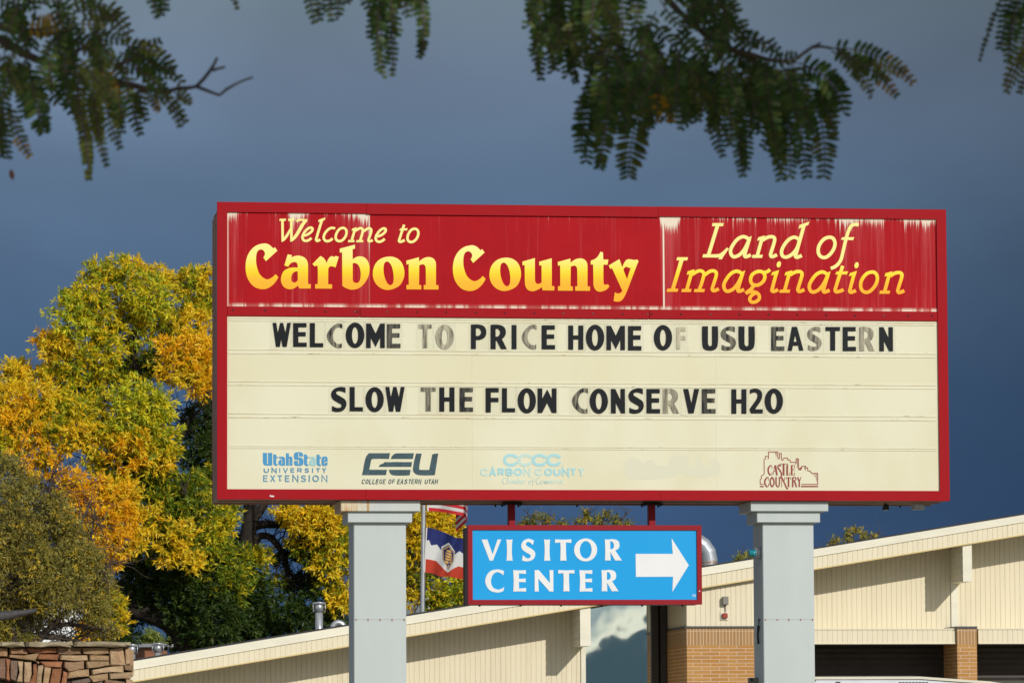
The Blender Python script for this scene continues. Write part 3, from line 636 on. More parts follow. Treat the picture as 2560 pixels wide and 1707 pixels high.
for p, w_ in (('260,1310! 145,1310! 145,1150! 185,1120! 185,1020! 270,975! 285,940! 278,470! 325,430! 325,350! 420,350!', 26), ('410,450! 432,400! 432,200! 755,200! 760,410 785,432 812,410 812,245! 880,245! 885,460 920,485 960,410! 1095,410! 1100,475! 1180,475! 1185,555! 1385,555!', 25),
              ('1365,620! 1390,570! 1390,430! 1465,430! 1475,790! 1530,815 1585,740! 1590,690! 1720,690! 1725,745! 1785,745! 1795,850! 1865,850! 1920,935! 2135,935! 2135,1315! 1570,1315!', 25),
              ('1555,1388! 2150,1388!', 46), ('138,1388! 268,1388!', 46), ('670,200! 670,290!', 10), ('705,200! 705,350!', 12), ('1435,430! 1435,740!', 12), ('1685,690! 1685,790!', 10), ('1715,745! 1720,840!', 10), ('2010,940! 2010,1030!', 10), ('2055,940! 2055,1090!', 11), ('2095,940! 2095,1200!', 14),
              ('500,668! 430,760 430,900 492,995!', 52), ('490,662! 540,668 546,780!', 16), ('485,1000! 535,980 556,890!', 18), ('648,670! 590,1000!', 18), ('665,655! 725,1003!', 58), ('618,862! 692,862!', 14), ('862,690! 795,655 755,720 825,835 880,940 870,1050 845,1105!', 44), ('955,622! 955,1003!', 58), ('808,645! 835,616 1080,616 1112,658!', 16),
              ('1080,658! 1080,1003!', 52), ('1060,995! 1165,993! 1176,900!', 18), ('1235,652! 1235,1003!', 58), ('1215,662! 1330,664! 1336,760!', 18), ('1250,800! 1312,800! 1316,860!', 14), ('1215,995! 1330,993! 1336,905!', 18),
              ('385,1078! 312,1180 312,1300 385,1402!', 50), ('375,1070! 420,1070 428,1190!', 15), ('380,1408! 425,1390 440,1280!', 16), ('555,1065! 500,1170 500,1300 560,1405!', 44), ('552,1065! 615,1170 620,1300 558,1405!', 42), ('705,1062! 705,1330 760,1402 806,1330 806,1062!', 34), ('695,1062! 695,1330!', 40),
              ('890,1075! 890,1412!', 18), ('885,1070! 1010,1330 1055,1440 1112,1472!', 48), ('985,1070! 985,1185!', 18), ('1125,1070! 1125,1412!', 54), ('1045,1080! 1205,1080!', 18), ('1050,1080! 1050,1150!', 12), ('1200,1080! 1200,1150!', 12), ('1270,1070! 1270,1412!', 48), ('1280,1080! 1365,1082 1385,1135 1335,1182 1285,1182!', 30), ('1325,1180! 1402,1412!', 44),
              ('1440,1070! 1500,1215!', 44), ('1556,1066! 1506,1215!', 18), ('1497,1200! 1495,1412!', 50)): I.st(p, w_)
I.o('1478,780 1590,690 1590,760~ 1550,825~ 1500,820~')
I.mb.build('logo', m_cas, reader)['label'] = 'dark red logo of castle-like cliffs'
I = Ink(PY, 1560, 1110, 260/2352, .0006)
I.o('30,500~ 100,330~ 340,330~ 430,440~ 500,365~ 660,365~ 730,480 1010,475 1030,310 1140,255~ 1290,230~ 1430,290~ 1500,500~ 1580,490~ 1650,330~ 1655,200 1710,200 1730,340~ 1830,510~ 1900,500~ 1960,370~ 2100,340~ 2190,640~ 2150,680~ 1980,700~ 1880,760~ 1600,740~ 1400,700~ 1230,660~ 1150,720~ 800,780~ 120,780~ 30,680~')
I.mb.build('logo', m_ghost, reader)['label'] = 'grey ghost where a logo was peeled off'

# ------------------------------------------------------------------ posts
def post_fn(t, tc, c, b):
    sp = t.new('ShaderNodeSeparateXYZ'); t.put(sp, 0, tc.outputs['Object'])
    n = t.noise(t.scalev(tc.outputs['Object'], (2.5, 2.5, .8)), 1.2, 4, .55)
    c = t.mix(t.map(n, .35, .7, 0, .5), c, (.44, .49, .485, 1))
    n2 = t.noise(t.vec(t.math('MULTIPLY', sp.outputs[0], 30.0), 0.0, t.math('MULTIPLY', sp.outputs[2], 1.6)), 1.0, 4, .6)
    return t.mix(t.map(n2, .6, .9, 0, .22), c, (.40, .40, .36, 1))
m_post = mat('post_paint', (.50, .55, .545), .42, .35, fn=post_fn, bump=.04, bscale=5)
def rust_fn(t, tc, c, b):
    c = post_fn(t, tc, c, b)
    sp = t.new('ShaderNodeSeparateXYZ'); t.put(sp, 0, tc.outputs['Object']); x, z = sp.outputs[0], sp.outputs[2]
    n = t.noise(t.vec(t.math('MULTIPLY', x, 38.0), 0.0, t.math('MULTIPLY', z, 3.0)), 1.0, 4, .65)
    lim = t.map(x, at(880, 1260, .05)[0], at(935, 1260, .05)[0], 0.0, -.16)
    warm = t.map(x, at(945, 1260, .05)[0], at(870, 1260, .05)[0], 0, .75)
    c = t.mix(warm, c, (.70, .60, .38, 1))
    one = t.map(t.math('ABSOLUTE', t.math('SUBTRACT', x, at(920, 1262, .05)[0])), .005, .014, .9, 0)
    c = t.mix(t.math('MAXIMUM', t.map(t.math('ADD', n, lim), .44, .60, 0, .9), one), c, (.48, .24, .055, 1))
    return c
m_rustcap = mat('cap_rusty', (.54, .58, .56), .5, .3, fn=rust_fn)
m_rust = mat('rust', (.26, .10, .025), .8, .2)
def post(xl, xr, ml, mr, cl, cr, rusty, label):
    g = sign.children
    yP, yM, yC = .135, .088, .052
    a, b_ = at(xl, 1400, yP)[0], at(xr, 1400, yP)[0]; D = .43
    mb = MB(); mb.bbox(a, b_, yP, yP+D, 0, at(xl, 1312, yP)[2]+.04, .006); p = mb.build('post', m_post, sign)
    a2, b2 = at(ml, 1290, yM)[0], at(mr, 1290, yM)[0]
    z1, z0 = at(ml, 1278, yM)[2], at(ml, 1305.3, yM)[2]
    mb = MB(); mb.bbox(a2, b2, yM, yM+.48, z0, z1+.02, .004); mb.build('capital', m_post, p)
    a3, b3 = at(cl, 1265, yC)[0], at(cr, 1265, yC)[0]
    mb = MB(); mb.bbox(a3, b3, yC, yC+.55, at(cl, 1277.3, yC)[2], Z0-.001, .004); mb.build('capital', m_rustcap if rusty else m_post, p)
    zs = at(xl, 1548, yP)[2]
    mb = MB(); mb.box(a+.008, b_-.008, yP-.0008, yP+.004, zs-.0012, zs+.0012); mb.build('seam', mat('seam_grey', (.30, .27, .22), .7) if 'seam_grey' not in MATS else MATS['seam_grey'], p)
    for k in range(5):
        x = a+.018+(b_-a-.036)*k/4
        mb = MB(); mb.tube([(x, yP-.004, zs), (x, yP+.004, zs)], [.005, .008], 8)
        d = random.uniform(.008, .02); mb.prism([[(x-.004, zs), (x+.004, zs), (x+.002, zs-d), (x-.001, zs-d)]], yP-.0012, yP+.002)
        mb.build('screw', m_rust, p)
    for k in range(6):
        zz_ = .25+k*.62+random.uniform(-.1, .1)
        if zz_ < zs-.1:
            mb = MB(); mb.tube([(a-.002, yP+.004, zz_), (a+.006, yP+.004, zz_)], .006, 6); mb.build('rust_spot', m_rust, p)
    p['label'] = label
    return p, a, b_
pL, aL, bL = post(884.3, 1015.2, 869.5, 1030.6, 852.0, 1050.6, True, 'left post with rust stains on its cap')
pR, aR, bR = post(1906.8, 2034.6, 1892.5, 2050.2, 1876.8, 2070.8, False, 'right post')

# ---- small fittings on the right post and under the sign
m_galv = mat('galvanised', (.50, .52, .54), .38, .5, .25, 20, metal=.55)
m_alu = mat('grey_metal', (.42, .46, .48), .42, .5, .2, 9, metal=.3)
m_black = mat('black_rubber', (.012, .012, .014), .5, .4)
m_tealg = mat('teal_lens', (.01, .24, .30), .15, .6)
yb = .135+.10; zb = at(1893, 1382, yb)[2]
bl = thing('beacon_light', 'small teal lensed light in a grey bracket on the left flank of the right post', 'light', (aR, yb, zb))
mb = MB(); zt, zl = at(1893, 1368, yb)[2], at(1893, 1396, yb)[2]
mb.tube([(aR-.022, yb, zl), (aR-.022, yb, zt)], .026, 16); mb.box(aR-.02, aR, yb-.028, yb+.028, zl, zt); mb.build('bracket', m_alu, bl, True)
mb = MB(); mb.tube([(aR-.044, yb, zb), (aR-.066, yb, zb), (aR-.069, yb, zb), (aR-.094, yb, zb), (aR-.100, yb, zb)], [.030, .030, .027, .030, .022], 16); mb.build('lens', m_tealg, bl, True)
yb = .135+.18; zb = at(1895, 1563, yb)[2]; zl = at(1895, 1609, yb)[2]
sp_ = thing('strap', 'narrow black strap hanging from a ring on the left flank of the right post', 'strap', (aR, yb, zb))
mb = MB(); mb.tube([(aR-.012, yb-.010, zl), (aR-.016, yb-.010, (zb+zl)/2), (aR-.010, yb-.012, zb)], [.009, .0085, .011], 8); mb.build('strip', m_black, sp_, True)
mb = MB(); mb.tube([(aR-.006, yb-.012+.011*math.cos(q), zb+.045+.011*math.sin(q)) for q in np.linspace(0, 6.4, 14)], .004, 6); mb.tube([(aR-.01, yb-.012, zb), (aR-.006, yb-.012, zb+.035)], .0035, 6); mb.build('ring', m_black, sp_, True)
yb = .135+.3; p0, p1 = at(1872.5, 1707, yb), at(1889, 1693, yb)
jb = thing('junction_box', 'small brownish grey metal box low on the left flank of the right post', 'box', (aR, yb, p1[2]-.12))
mb = MB(); mb.bbox(p0[0], aR+.002, yb-.05, yb+.05, p1[2]-.14, p1[2], .004); mb.build('body', mat('box_brown', (.20, .18, .15), .5, .3, .3, 12), jb)
mb = MB(); q = at(1875.5, 1698, yb); mb.tube([(q[0], yb-.052, q[2]), (q[0], yb-.066, q[2])], .011, 10); mb.build('knob', m_black, jb)
yb = .38; p0, p1 = at(2207.5, 1256, yb), at(2221, 1268, yb)
fl = thing('flood_light', 'small black flood lamp under the right end of the big sign', 'light', (p0[0], yb, Z0))
mb = MB(); zc = Z0-.01; mb.prism([[(p0[0]+.008, zc), (p1[0]-.008, zc), (p1[0], zc-.045), (p0[0], zc-.045)]], yb-.04, yb+.04, back=True); mb.tube([(p0[0]+.02, yb, Z0), (p0[0]+.02, yb, zc-.01)], .012, 8); mb.build('housing', m_black, fl)
mb = MB(); mb.box(p0[0]+.006, p1[0]-.006, yb-.034, yb+.034, zc-.049, zc-.0455); mb.build('lens', mat('lamp_glass', (.25, .24, .22), .2, .6), fl)
p0, p1 = at(2282, 1256, yb), at(2309, 1268.5, yb)
tb = thing('transformer_box', 'light grey metal box under the far right end of the big sign', 'box', (p0[0], yb, Z0))
mb = MB(); mb.bbox(p0[0], p1[0], yb-.05, yb+.06, Z0-.048, Z0-.008, .003); mb.build('body', m_galv, tb)
mb = MB(); mb.box(p0[0]-.004, p1[0]+.003, yb-.054, yb+.064, Z0-.052, Z0-.049); mb.build('flange', m_galv, tb)

# ------------------------------------------------------------------ visitor centre sign
vy = .14; vD = .39
va, vb = at(1169.5, 1312.4, vy), at(1755.4, 1510.2, vy)
vx0, vx1 = va[0], vb[0]; vz1 = at(1460, 1312.2, vy)[2]; vz0 = at(1460, 1510.4, vy)[2]
vs = thing('visitor_sign', 'small blue hanging sign with white words and a white arrow, under the big sign', 'sign', ((vx0+vx1)/2, vy+vD/2, vz0))
mb = MB(); mb.box(vx0+.008, vx1-.008, vy+.03, vy+vD, vz0+.004, vz1-.012); mb.box(vx0+.003, vx0+.008, vy+.33, vy+.36, vz0+.004, vz1-.014); vcab = mb.build('cabinet', m_cab2, vs)
for k in range(6): mb = MB(); mb.tube([(vx0+.12+k*.34, vy+.2, vz0-.010), (vx0+.12+k*.34, vy+.2, vz0+.006)], .008, 6); mb.build('bolt', m_dark, vcab)
vw = .040
mb = MB()
mb.prism([[(vx0, vz1), (vx1, vz1), (vx1-vw, vz1-vw), (vx0+vw, vz1-vw)]], vy, vy+.04); mb.prism([[(vx0, vz0), (vx1, vz0), (vx1-vw, vz0+vw), (vx0+vw, vz0+vw)]], vy, vy+.04)
mb.prism([[(vx0, vz0+.001), (vx0+vw-.001, vz0+vw), (vx0+vw-.001, vz1-vw), (vx0, vz1-.001)]], vy-.0012, vy+.04); mb.prism([[(vx1, vz0+.001), (vx1-vw+.001, vz0+vw), (vx1-vw+.001, vz1-vw), (vx1, vz1-.001)]], vy-.0012, vy+.04)
vf = mb.build('frame', m_red2, vs)
p = at(1748.5, 1476.5, vy); mb = MB(); mb.tube([(p[0], vy-.004, p[2]), (p[0], vy+.002, p[2])], .0055, 8); mb.build('screw', MATS['paper_white'], vf)
def vblue(t, tc, c, b):
    n = t.noise(tc.outputs['Object'], 40, 2, .5); n2 = t.noise(tc.outputs['Object'], 1.6, 3, .5)
    c = t.mix(t.map(n2, .35, .7, 0, .5), c, (.020, .36, .76, 1))
    return t.mix(t.map(n, .77, .81, 0, .6), c, (.35, .60, .80, 1))
m_vblue = mat('visitor_blue', (.013, .335, .74), .45, .15, fn=vblue)
m_white = mat('vinyl_white', (.78, .79, .79), .4, .2, .05, 3)
vp = vy+.012
mb = MB(); mb.box(vx0+vw-.002, vx1-vw+.002, vp, vp+.008, vz0+vw-.002, vz1-vw+.002); vpan = mb.build('panel', m_vblue, vs)
I = Ink(vp, thick=.0018); k = 1/9.8
I.frame(1190, 1330, k)
I.o('135,172 205,180 275,172 405,535 530,170 575,178 620,170 412,695 370,690 335,695')
gI = '742,172 815,182 892,172 880,330~ 880,540~ 897,695 820,688 745,695 757,540~ 757,330~'
I.o(gI); I.o(gI, dx=923)
I.o('1420,205 1395,298 1380,302 1345,265~ 1295,237~ 1245,245~ 1220,290~ 1250,335~ 1340,390~ 1430,465~ 1450,560~ 1390,665~ 1270,708~ 1190,705~ 1127,685 1142,572 1165,568 1210,615~ 1260,638~ 1310,630~ 1340,590~ 1320,545~ 1210,480~ 1130,410~ 1108,310~ 1160,210~ 1270,158~ 1350,172~')
I.o('687,950 668,1052 620,1010~ 520,975~ 420,1030~ 365,1190~ 410,1340~ 530,1400~ 620,1380~ 690,1335 672,1432 590,1465~ 500,1472~ 340,1420~ 235,1260~ 245,1090~ 350,950~ 510,908~ 610,920~')
gE = '908,925 1070,932 1222,925 1222,1018 1050,1003 1050,1140 1215,1130 1215,1222 1050,1213 1055,1375 1225,1362 1225,1450 1070,1443 912,1450 922,1190~'
I.o(gE); I.o('1435,922 1485,928 1535,922 1808,1240 1800,922 1846,928 1892,922 1895,1450 1850,1444 1805,1450 1525,1135 1535,1450 1486,1444 1438,1450')
I.frame(1370, 1330, k)
gT = '172,172 370,180 570,172 570,258 438,248 438,430~ 450,695 375,688 300,695 306,430~ 300,248 172,258'
gR = ('1390,172 1480,178 1600,168~ 1710,205~ 1750,300~ 1725,395~ 1645,440 1808,692 1725,686 1645,692 1525,480 1532,692 1462,686 1395,692 1400,430~', '1522,222 1575,232~ 1615,315~ 1590,395~ 1522,412')
I.o(gT); I.add([ell(920, 430, 282, 280, 48), ell(922, 428, 145, 214, 40)]); I.o(*gR)
I.o(gT, dx=75, dy=751); I.o(gE, dx=-138, dy=0); I.o(*gR, dx=-80, dy=751)
I.mb.build('lettering', m_white, vpan)
I = Ink(vp, 1570, 1330, .11479, .0018); I.o('165,468 975,468 948,130 1322,715 965,1295 980,965 172,968'); I.mb.build('arrow', m_white, vpan)
I = Ink(vp, 1640, 1430, .068, .0012)
for p_ in ('1350,800! 1350,885! 1465,885!', '1385,850! 1385,815! 1455,870! 1455,800!', '1385,815! 1420,795!'): I.st(p_, 18)
I.mb.build('maker_mark', mat('vinyl_lightblue', (.45, .66, .80), .4), vpan)
for pa, pb in ((1271.5, 1288), (1622, 1638.5)):
    xa, xb = at(pa, 1280, .295)[0], at(pb, 1280, .295)[0]
    mb = MB(); mb.bbox(xa, xb, .295, .375, vz1-.012, Z0-.012, .005); h = mb.build('hanger', m_red2, vs)
    mb = MB(); mb.box(xa-.055, xb+.055, .24, .43, Z0-.020, Z0-.009)
    for q in (xa-.04, xb+.04): mb.tube([(q, .27, Z0-.034), (q, .27, Z0-.012)], .008, 6); mb.tube([(q, .40, Z0-.036), (q, .40, Z0-.012)], .008, 6)
    mb.build('flange', m_dark, h)
# ------------------------------------------------------------------ the long siding building
BF, BW = 51.0, 52.1                              # fascia plane, wall plane
def fas(x0, y0, x1, y1):
    a, b = axz(x0, y0, BF), axz(x1, y1, BF); s = (b[1]-a[1])/(b[0]-a[0]); return lambda x: a[1]+s*(x-a[0])
f_top, f_mid, f_bot = fas(326.5, 1653, 2560, 1286.3), fas(331.6, 1672.5, 2560, 1303.5), fas(331.6, 1702.5, 2560, 1335.3)
def side_fn(t, tc, c, b):
    sp = t.new('ShaderNodeSeparateXYZ'); t.put(sp, 0, tc.outputs['Object'])
    n = t.noise(t.vec(t.math('FLOOR', t.math('MULTIPLY', sp.outputs[0], 9.9)), 0.0, t.math('MULTIPLY', sp.outputs[2], .15)), 3.1, 2, .5)
    c = t.mix(t.map(n, .3, .7, 0, .35), c, (.64, .57, .405, 1))
    n2 = t.noise(t.scalev(tc.outputs['Object'], (8, 8, .5)), 1.0, 4, .6)
    return t.mix(t.map(n2, .5, .8, 0, .3), c, (.50, .43, .30, 1))
m_side = mat('cream_siding', (.73, .66, .485), .5, .35, fn=side_fn)
m_trim = mat('cream_flashing', (.76, .725, .585), .42, .4, .10, .8, stretch=(1, 1, 4))
m_trimy = mat('drip_edge', (.60, .46, .20), .5, .35)
m_roof = mat('roof_membrane', (.045, .045, .048), .8, .2, .3, 2)
m_flash = mat('dark_flashing', (.06, .06, .065), .5, .4)
def brick_fn(soldier):
    def fn(t, tc, c, b):
        sp = t.new('ShaderNodeSeparateXYZ'); t.put(sp, 0, tc.outputs['Object']); x, y, z = sp.outputs
        xy = t.math('ADD', x, y)
        v = t.vec(z, xy, 0.0) if soldier else t.vec(xy, z, 0.0)
        n = t.new('ShaderNodeTexBrick', offset=0.0 if soldier else .5, squash=1.0)
        k = 1.0
        t.put(n, 'Vector', v); t.put(n, 'Scale', 1.0); t.put(n, 'Mortar Size', .0075); t.put(n, 'Mortar Smooth', .1); t.put(n, 'Bias', -.15)
        t.put(n, 'Brick Width', .345 if not soldier else 2.0); t.put(n, 'Row Height', .0705 if not soldier else .064)
        t.put(n, 'Color1', (.43, .205, .050, 1)); t.put(n, 'Color2', (.50, .265, .080, 1)); t.put(n, 'Mortar', (.60, .43, .29, 1))
        if soldier: t.put(n, 'Color1', (.34, .19, .075, 1)); t.put(n, 'Color2', (.40, .24, .10, 1))
        g = t.noise(t.scalev(tc.outputs['Object'], (2.6, 2.6, 14)), 1.0, 3, .6)
        c = t.mix(t.map(g, .42, .70, 0, .55), n.outputs['Color'], (.36, .20, .09, 1), 'MIX')
        bn = t.new('ShaderNodeBump'); t.put(bn, 'Strength', .6); t.put(bn, 'Distance', .01); t.put(bn, 'Height', t.math('SUBTRACT', 1.0, n.outputs['Fac'])); t.put(b, 'Normal', bn.outputs[0])
        return t.mix(t.math('MULTIPLY', n.outputs['Fac'], .8), c, (.60, .43, .29, 1))
    return fn
m_brick = mat('tan_brick', (.4, .25, .1), .8, .25, fn=brick_fn(False)); m_sold = mat('tan_brick_soldier', (.4, .25, .1), .8, .25, fn=brick_fn(True))
m_door = mat('door_brown', (.045, .038, .033), .55, .3, .2, 3)
m_frame = mat('bronze_frame', (.045, .038, .03), .4, .4)

bx0, bx1 = at(150, 1690, BF)[0], at(2860, 1400, BF)[0]
bld = thing('siding_building', 'long cream building of vertical siding and tan brick under a sloping roof edge', 'building', ((bx0+bx1)/2, BF+8, 0))
PITCHW = .0995
def boards(mb, x0, x1, zlo, zhi, y, gw=.009, gd=.010, side=False):
    """vertical boards with V grooves; zlo and zhi are functions of x"""
    zl = zlo if callable(zlo) else (lambda x: zlo); zh = zhi if callable(zhi) else (lambda x: zhi)
    k0 = math.ceil(x0/PITCHW); xs = [(x0, 0)]; k = k0
    while k*PITCHW < x1-.004:
        X = k*PITCHW
        if X-gw > x0: xs += [(X-gw, 0), (X-gw*.3, gd), (X+gw*.3, gd), (X+gw, 0)]
        k += 1
    xs = [p for p in xs if x0 <= p[0] < x1] + [(x1, 0)]
    for (a, da), (b, db) in zip(xs[:-1], xs[1:]):
        if side: mb.quad([(y+da, a, zl(a)), (y+db, b, zl(b)), (y+db, b, zh(b)), (y+da, a, zh(a))])
        else: mb.quad([(a, y+da, zl(a)), (b, y+db, zl(b)), (b, y+db, zh(b)), (a, y+da, zh(a))])
# fascia: flashing band over short boards, drip edge below
mb = MB(); boards(mb, bx0, bx1, f_bot, lambda x: f_mid(x)+.01, BF, .0075, .008); fascia = mb.build('fascia', m_side, bld)
mb = MB(); mb.prism([[(bx0, f_mid(bx0)), (bx1, f_mid(bx1)), (bx1, f_top(bx1)), (bx0, f_top(bx0))]], BF-.02, BF+.12, back=True)
mb.prism([[(bx0, f_mid(bx0)-.008), (bx1, f_mid(bx1)-.008), (bx1, f_mid(bx1)+.004), (bx0, f_mid(bx0)+.004)]], BF-.026, BF+.02); mb.build('flashing', m_trim, fascia)
mb = MB(); mb.prism([[(bx0, f_bot(bx0)-.018), (bx1, f_bot(bx1)-.018), (bx1, f_bot(bx1)+.006), (bx0, f_bot(bx0)+.006)]], BF-.012, BF+.06, back=True); mb.build('drip_edge', m_trimy, fascia)
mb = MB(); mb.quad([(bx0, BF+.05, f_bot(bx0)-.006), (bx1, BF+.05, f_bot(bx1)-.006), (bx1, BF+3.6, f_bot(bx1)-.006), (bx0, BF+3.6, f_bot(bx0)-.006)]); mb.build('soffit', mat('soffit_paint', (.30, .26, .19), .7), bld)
mb = MB(); mb.prism([[(bx0-.05, f_top(bx0)-.3), (bx1, f_top(bx1)-.3), (bx1, f_top(bx1)-.02), (bx0-.05, f_top(bx0)-.02)]], BF+.12, BF+14, back=True)
mb.prism([[(bx0-.05, f_top(bx0)-.02), (bx1, f_top(bx1)-.02), (bx1, f_top(bx1)+.03), (bx0-.05, f_top(bx0)+.03)]], BF+.02, BF+.25, back=True); roof = mb.build('roof', m_roof, bld)
mb = MB(); mb.box(bx0+.4, bx1, BF+13.2, BF+13.6, 0, 3.0); mb.box(bx0+.4, bx0+.6, BW+.2, BF+13.2, 0, 3.0); mb.build('rear_wall', m_side, bld)
# left wall
wl1 = at(1452, 1650, BW)[0]; wx_e = at(1464, 1650, BW)[0]
mb = MB(); boards(mb, bx0+.4, wl1, 0, lambda x: f_bot(x)-.004, BW); mb.build('wall', m_side, bld)
mb = MB(); mb.bbox(wl1, wx_e, BW-.03, BW+1.5, 0, f_bot(wl1), .004); mb.build('corner_trim', m_trim, bld)
def outlooker(pxa, pxb, pyb):
    xa, xb = at(pxa, pyb, BF+.04)[0], at(pxb, pyb, BF+.04)[0]; z0 = at(pxa, pyb, BF+.04)[2]; z1 = f_bot(xa)-.012
    mb = MB(); mb.quad([(xa, BF+.04, z0), (xb, BF+.04, z0), (xb, BF+.04, z1+.02), (xa, BF+.04, z1)])
    mb.quad([(xa, BF+.04, z0), (xa, BW, z0), (xb, BW, z0), (xb, BF+.04, z0)]); mb.quad([(xb, BF+.04, z0), (xb, BW, z0), (xb, BW, z1+.02), (xb, BF+.04, z1+.02)])
    n = max(2, round((z1-z0)/.155)); h = (z1-z0)/n
    for k in range(n):                           # lapped boards on the flank
        mb.quad([(xa-.016, BF+.045, z0+k*h), (xa-.016, BW, z0+k*h), (xa, BW, z0+(k+1)*h-.002), (xa, BF+.045, z0+(k+1)*h-.002)])
        mb.quad([(xa-.016, BF+.045, z0+k*h), (xa-.016, BW, z0+k*h), (xa+.002, BW, z0+k*h), (xa+.002, BF+.045, z0+k*h)])
    mb.build('beam_box', m_trim, bld)
outlooker(1450.5, 1477, 1614); outlooker(2407.5, 2430.5, 1453)
# entrance: mirrored window set deep, bronze frame, brick return
WY = BF+2.55; RXf = at(1717, 1600, BF+.12)[0]
x0w, x1w, x2w = wx_e, at(1627, 1600, WY)[0], RXf
zt = f_bot(x1w)-.006
def glass_fn(t, tc, c, b):
    bn = t.new('ShaderNodeBump'); t.put(bn, 'Strength', .10); t.put(bn, 'Distance', .02); t.put(bn, 'Height', t.noise(tc.outputs['Object'], .9, 2, .5)); t.put(b, 'Normal', bn.outputs[0]); return c
m_glass = mat('mirror_glass', (.80, .84, .80), .015, .5, metal=1.0, fn=glass_fn)
mb = MB(); mb.box(x0w+.02, x2w, WY+.10, WY+.25, 0, zt); mb.box(x1w, x1w+.14, WY-.06, WY+.1, 0, zt); mb.box(x1w+.18, x1w+.30, WY-.12, WY+.1, 0, zt)
mb.box(x0w+.02, x1w, WY-.06, WY+.1, zt-.12, zt); mb.box(x0w+.02, x1w, WY-.06, WY+.1, .75, .85); wfr = mb.build('window', m_frame, bld)
mb = MB(); mb.box(x0w+.02, x1w, WY, WY+.02, .85, zt-.12); mb.build('pane', m_glass, wfr)
zbk = at(1720, 1566, BF+.12)[2]
RB = BF+.12; xr = at(1960, 1500, RB)[0]
mb = MB(); mb.box(x2w, xr, RB, WY+.3, 0, zbk-.36); mb.build('brick_wall', m_brick, bld)
mb = MB(); mb.box(x2w, xr, RB, WY+.3, zbk-.36, zbk-.02); mb.build('soldier_course', m_sold, bld)
mb = MB(); mb.box(x2w-.03, xr, RB-.03, WY+.3, zbk-.022, zbk+.012); mb.build('dark_sill', m_flash, bld)
mb = MB(); boards(mb, x2w+.02, xr, zbk+.012, lambda x: f_bot(x)-.004, RB+.01)
boards(mb, RB+.02, WY+.3, zbk+.012, lambda y: f_bot(x2w)-.004, x2w+.012, side=True); mb.bbox(x2w, x2w+.085, RB, RB+.05, zbk+.012, f_bot(x2w), .003); mb.build('wall', m_side, bld)
# alarm devices on the block
yy = RB-.012
p0, p1 = at(1805, 1511.4, yy), at(1819.6, 1490.5, yy); mb = MB(); mb.bbox(p0[0], p1[0], yy-.09, yy+.02, p0[2], p1[2], .012)
mb.tube([((p0[0]+p1[0])/2, yy, p0[2]), ((p0[0]+p1[0])/2+.01, yy, p0[2]-.09), ((p0[0]+p1[0])/2, yy, at(1811, 1532, yy)[2])], .010, 6); mb.build('wall_lamp', mat('horn_grey', (.21, .195, .165), .5), bld)
p0, p1 = at(1805, 1545, yy), at(1818.2, 1532, yy); mb = MB(); mb.bbox(p0[0], p1[0], yy-.06, yy+.012, p0[2], p1[2], .012); alarm = mb.build('fire_alarm', mat('alarm_red', (.30, .045, .018), .4), bld)
mb = MB(); mb.box(p0[0]-.03, p1[0]+.025, yy, yy+.012, p0[2]-.03, p1[2]+.03); mb.build('backplate', m_trim, alarm)
# garage part: wall over a boxed lintel, roll-up doors, brick pier
gx0 = xr; PX0, PX1 = at(2393.5, 1650, BF+.03)[0], at(2442.5, 1650, BF+.03)[0]
zl1, zl0 = at(2200, 1571.5, BF+.1)[2], at(2200, 1607, BF+.1)[2]
mb = MB(); boards(mb, gx0, bx1, zl0, lambda x: f_bot(x)-.004, BW); mb.build('wall', m_side, bld)
for a, b_ in ((gx0, PX0-.012), (PX1+.05, bx1)):
    mb = MB(); boards(mb, a, b_, zl0, zl1, BF+.1, .0075, .008); mb.quad([(a, BF+.1, zl1), (b_, BF+.1, zl1), (b_, BW, zl1+.03), (a, BW, zl1+.03)]); mb.quad([(a, BF+.1, zl0), (b_, BF+.1, zl0), (b_, BW, zl0), (a, BW, zl0)])
    mb.quad([(a, BF+.1, zl0), (a, BW, zl0), (a, BW, zl1), (a, BF+.1, zl1)]); mb.quad([(b_, BF+.1, zl0), (b_, BW, zl0), (b_, BW, zl1), (b_, BF+.1, zl1)])
    mb.box(a, b_, BF+.086, BF+.11, zl1-.014, zl1+.012); mb.box(a, b_, BF+.086, BF+.12, zl0-.016, zl0+.008); mb.build('lintel', m_side, bld)
zp1 = at(2420, 1567.5, BF+.03)[2]
mb = MB(); mb.box(PX0, PX1, BF+.03, BW+.4, 0, zp1-.34); pier = mb.build('brick_pier', m_brick, bld)
mb = MB(); mb.box(PX0, PX1, BF+.03, BW+.4, zp1-.34, zp1-.02); mb.build('soldier_course', m_sold, pier)
mb = MB(); mb.box(PX0-.012, PX1+.012, BF+.012, BW+.1, zp1-.02, zp1+.022); mb.build('cap_flashing', m_flash, pier)
tx0, tx1 = at(2377.5, 1500, BW-.02)[0], at(2395, 1500, BW-.02)[0]
mb = MB(); mb.bbox(tx0, tx1, BW-.03, BW+.05, zp1+.02, at(2390, 1456, BW)[2]+.1, .004); mb.build('corner_trim', m_trim, bld)
for a, b_ in ((gx0+.2, PX0), (PX1, bx1)):
    mb = MB(); z = 0.0; DY = BW+.12
    while z < zl0-.01:
        h = min(.115, zl0-z); mb.quad([(a, DY, z), (b_, DY, z), (b_, DY+.018, z+h*.5), (a, DY+.018, z+h*.5)]); mb.quad([(a, DY+.018, z+h*.5), (b_, DY+.018, z+h*.5), (b_, DY-.006, z+h), (a, DY-.006, z+h)]); z += h
    mb.quad([(a, DY+.2, 0), (b_, DY+.2, 0), (b_, DY+.2, zl0), (a, DY+.2, zl0)])
    mb.build('garage_door', m_door, bld)
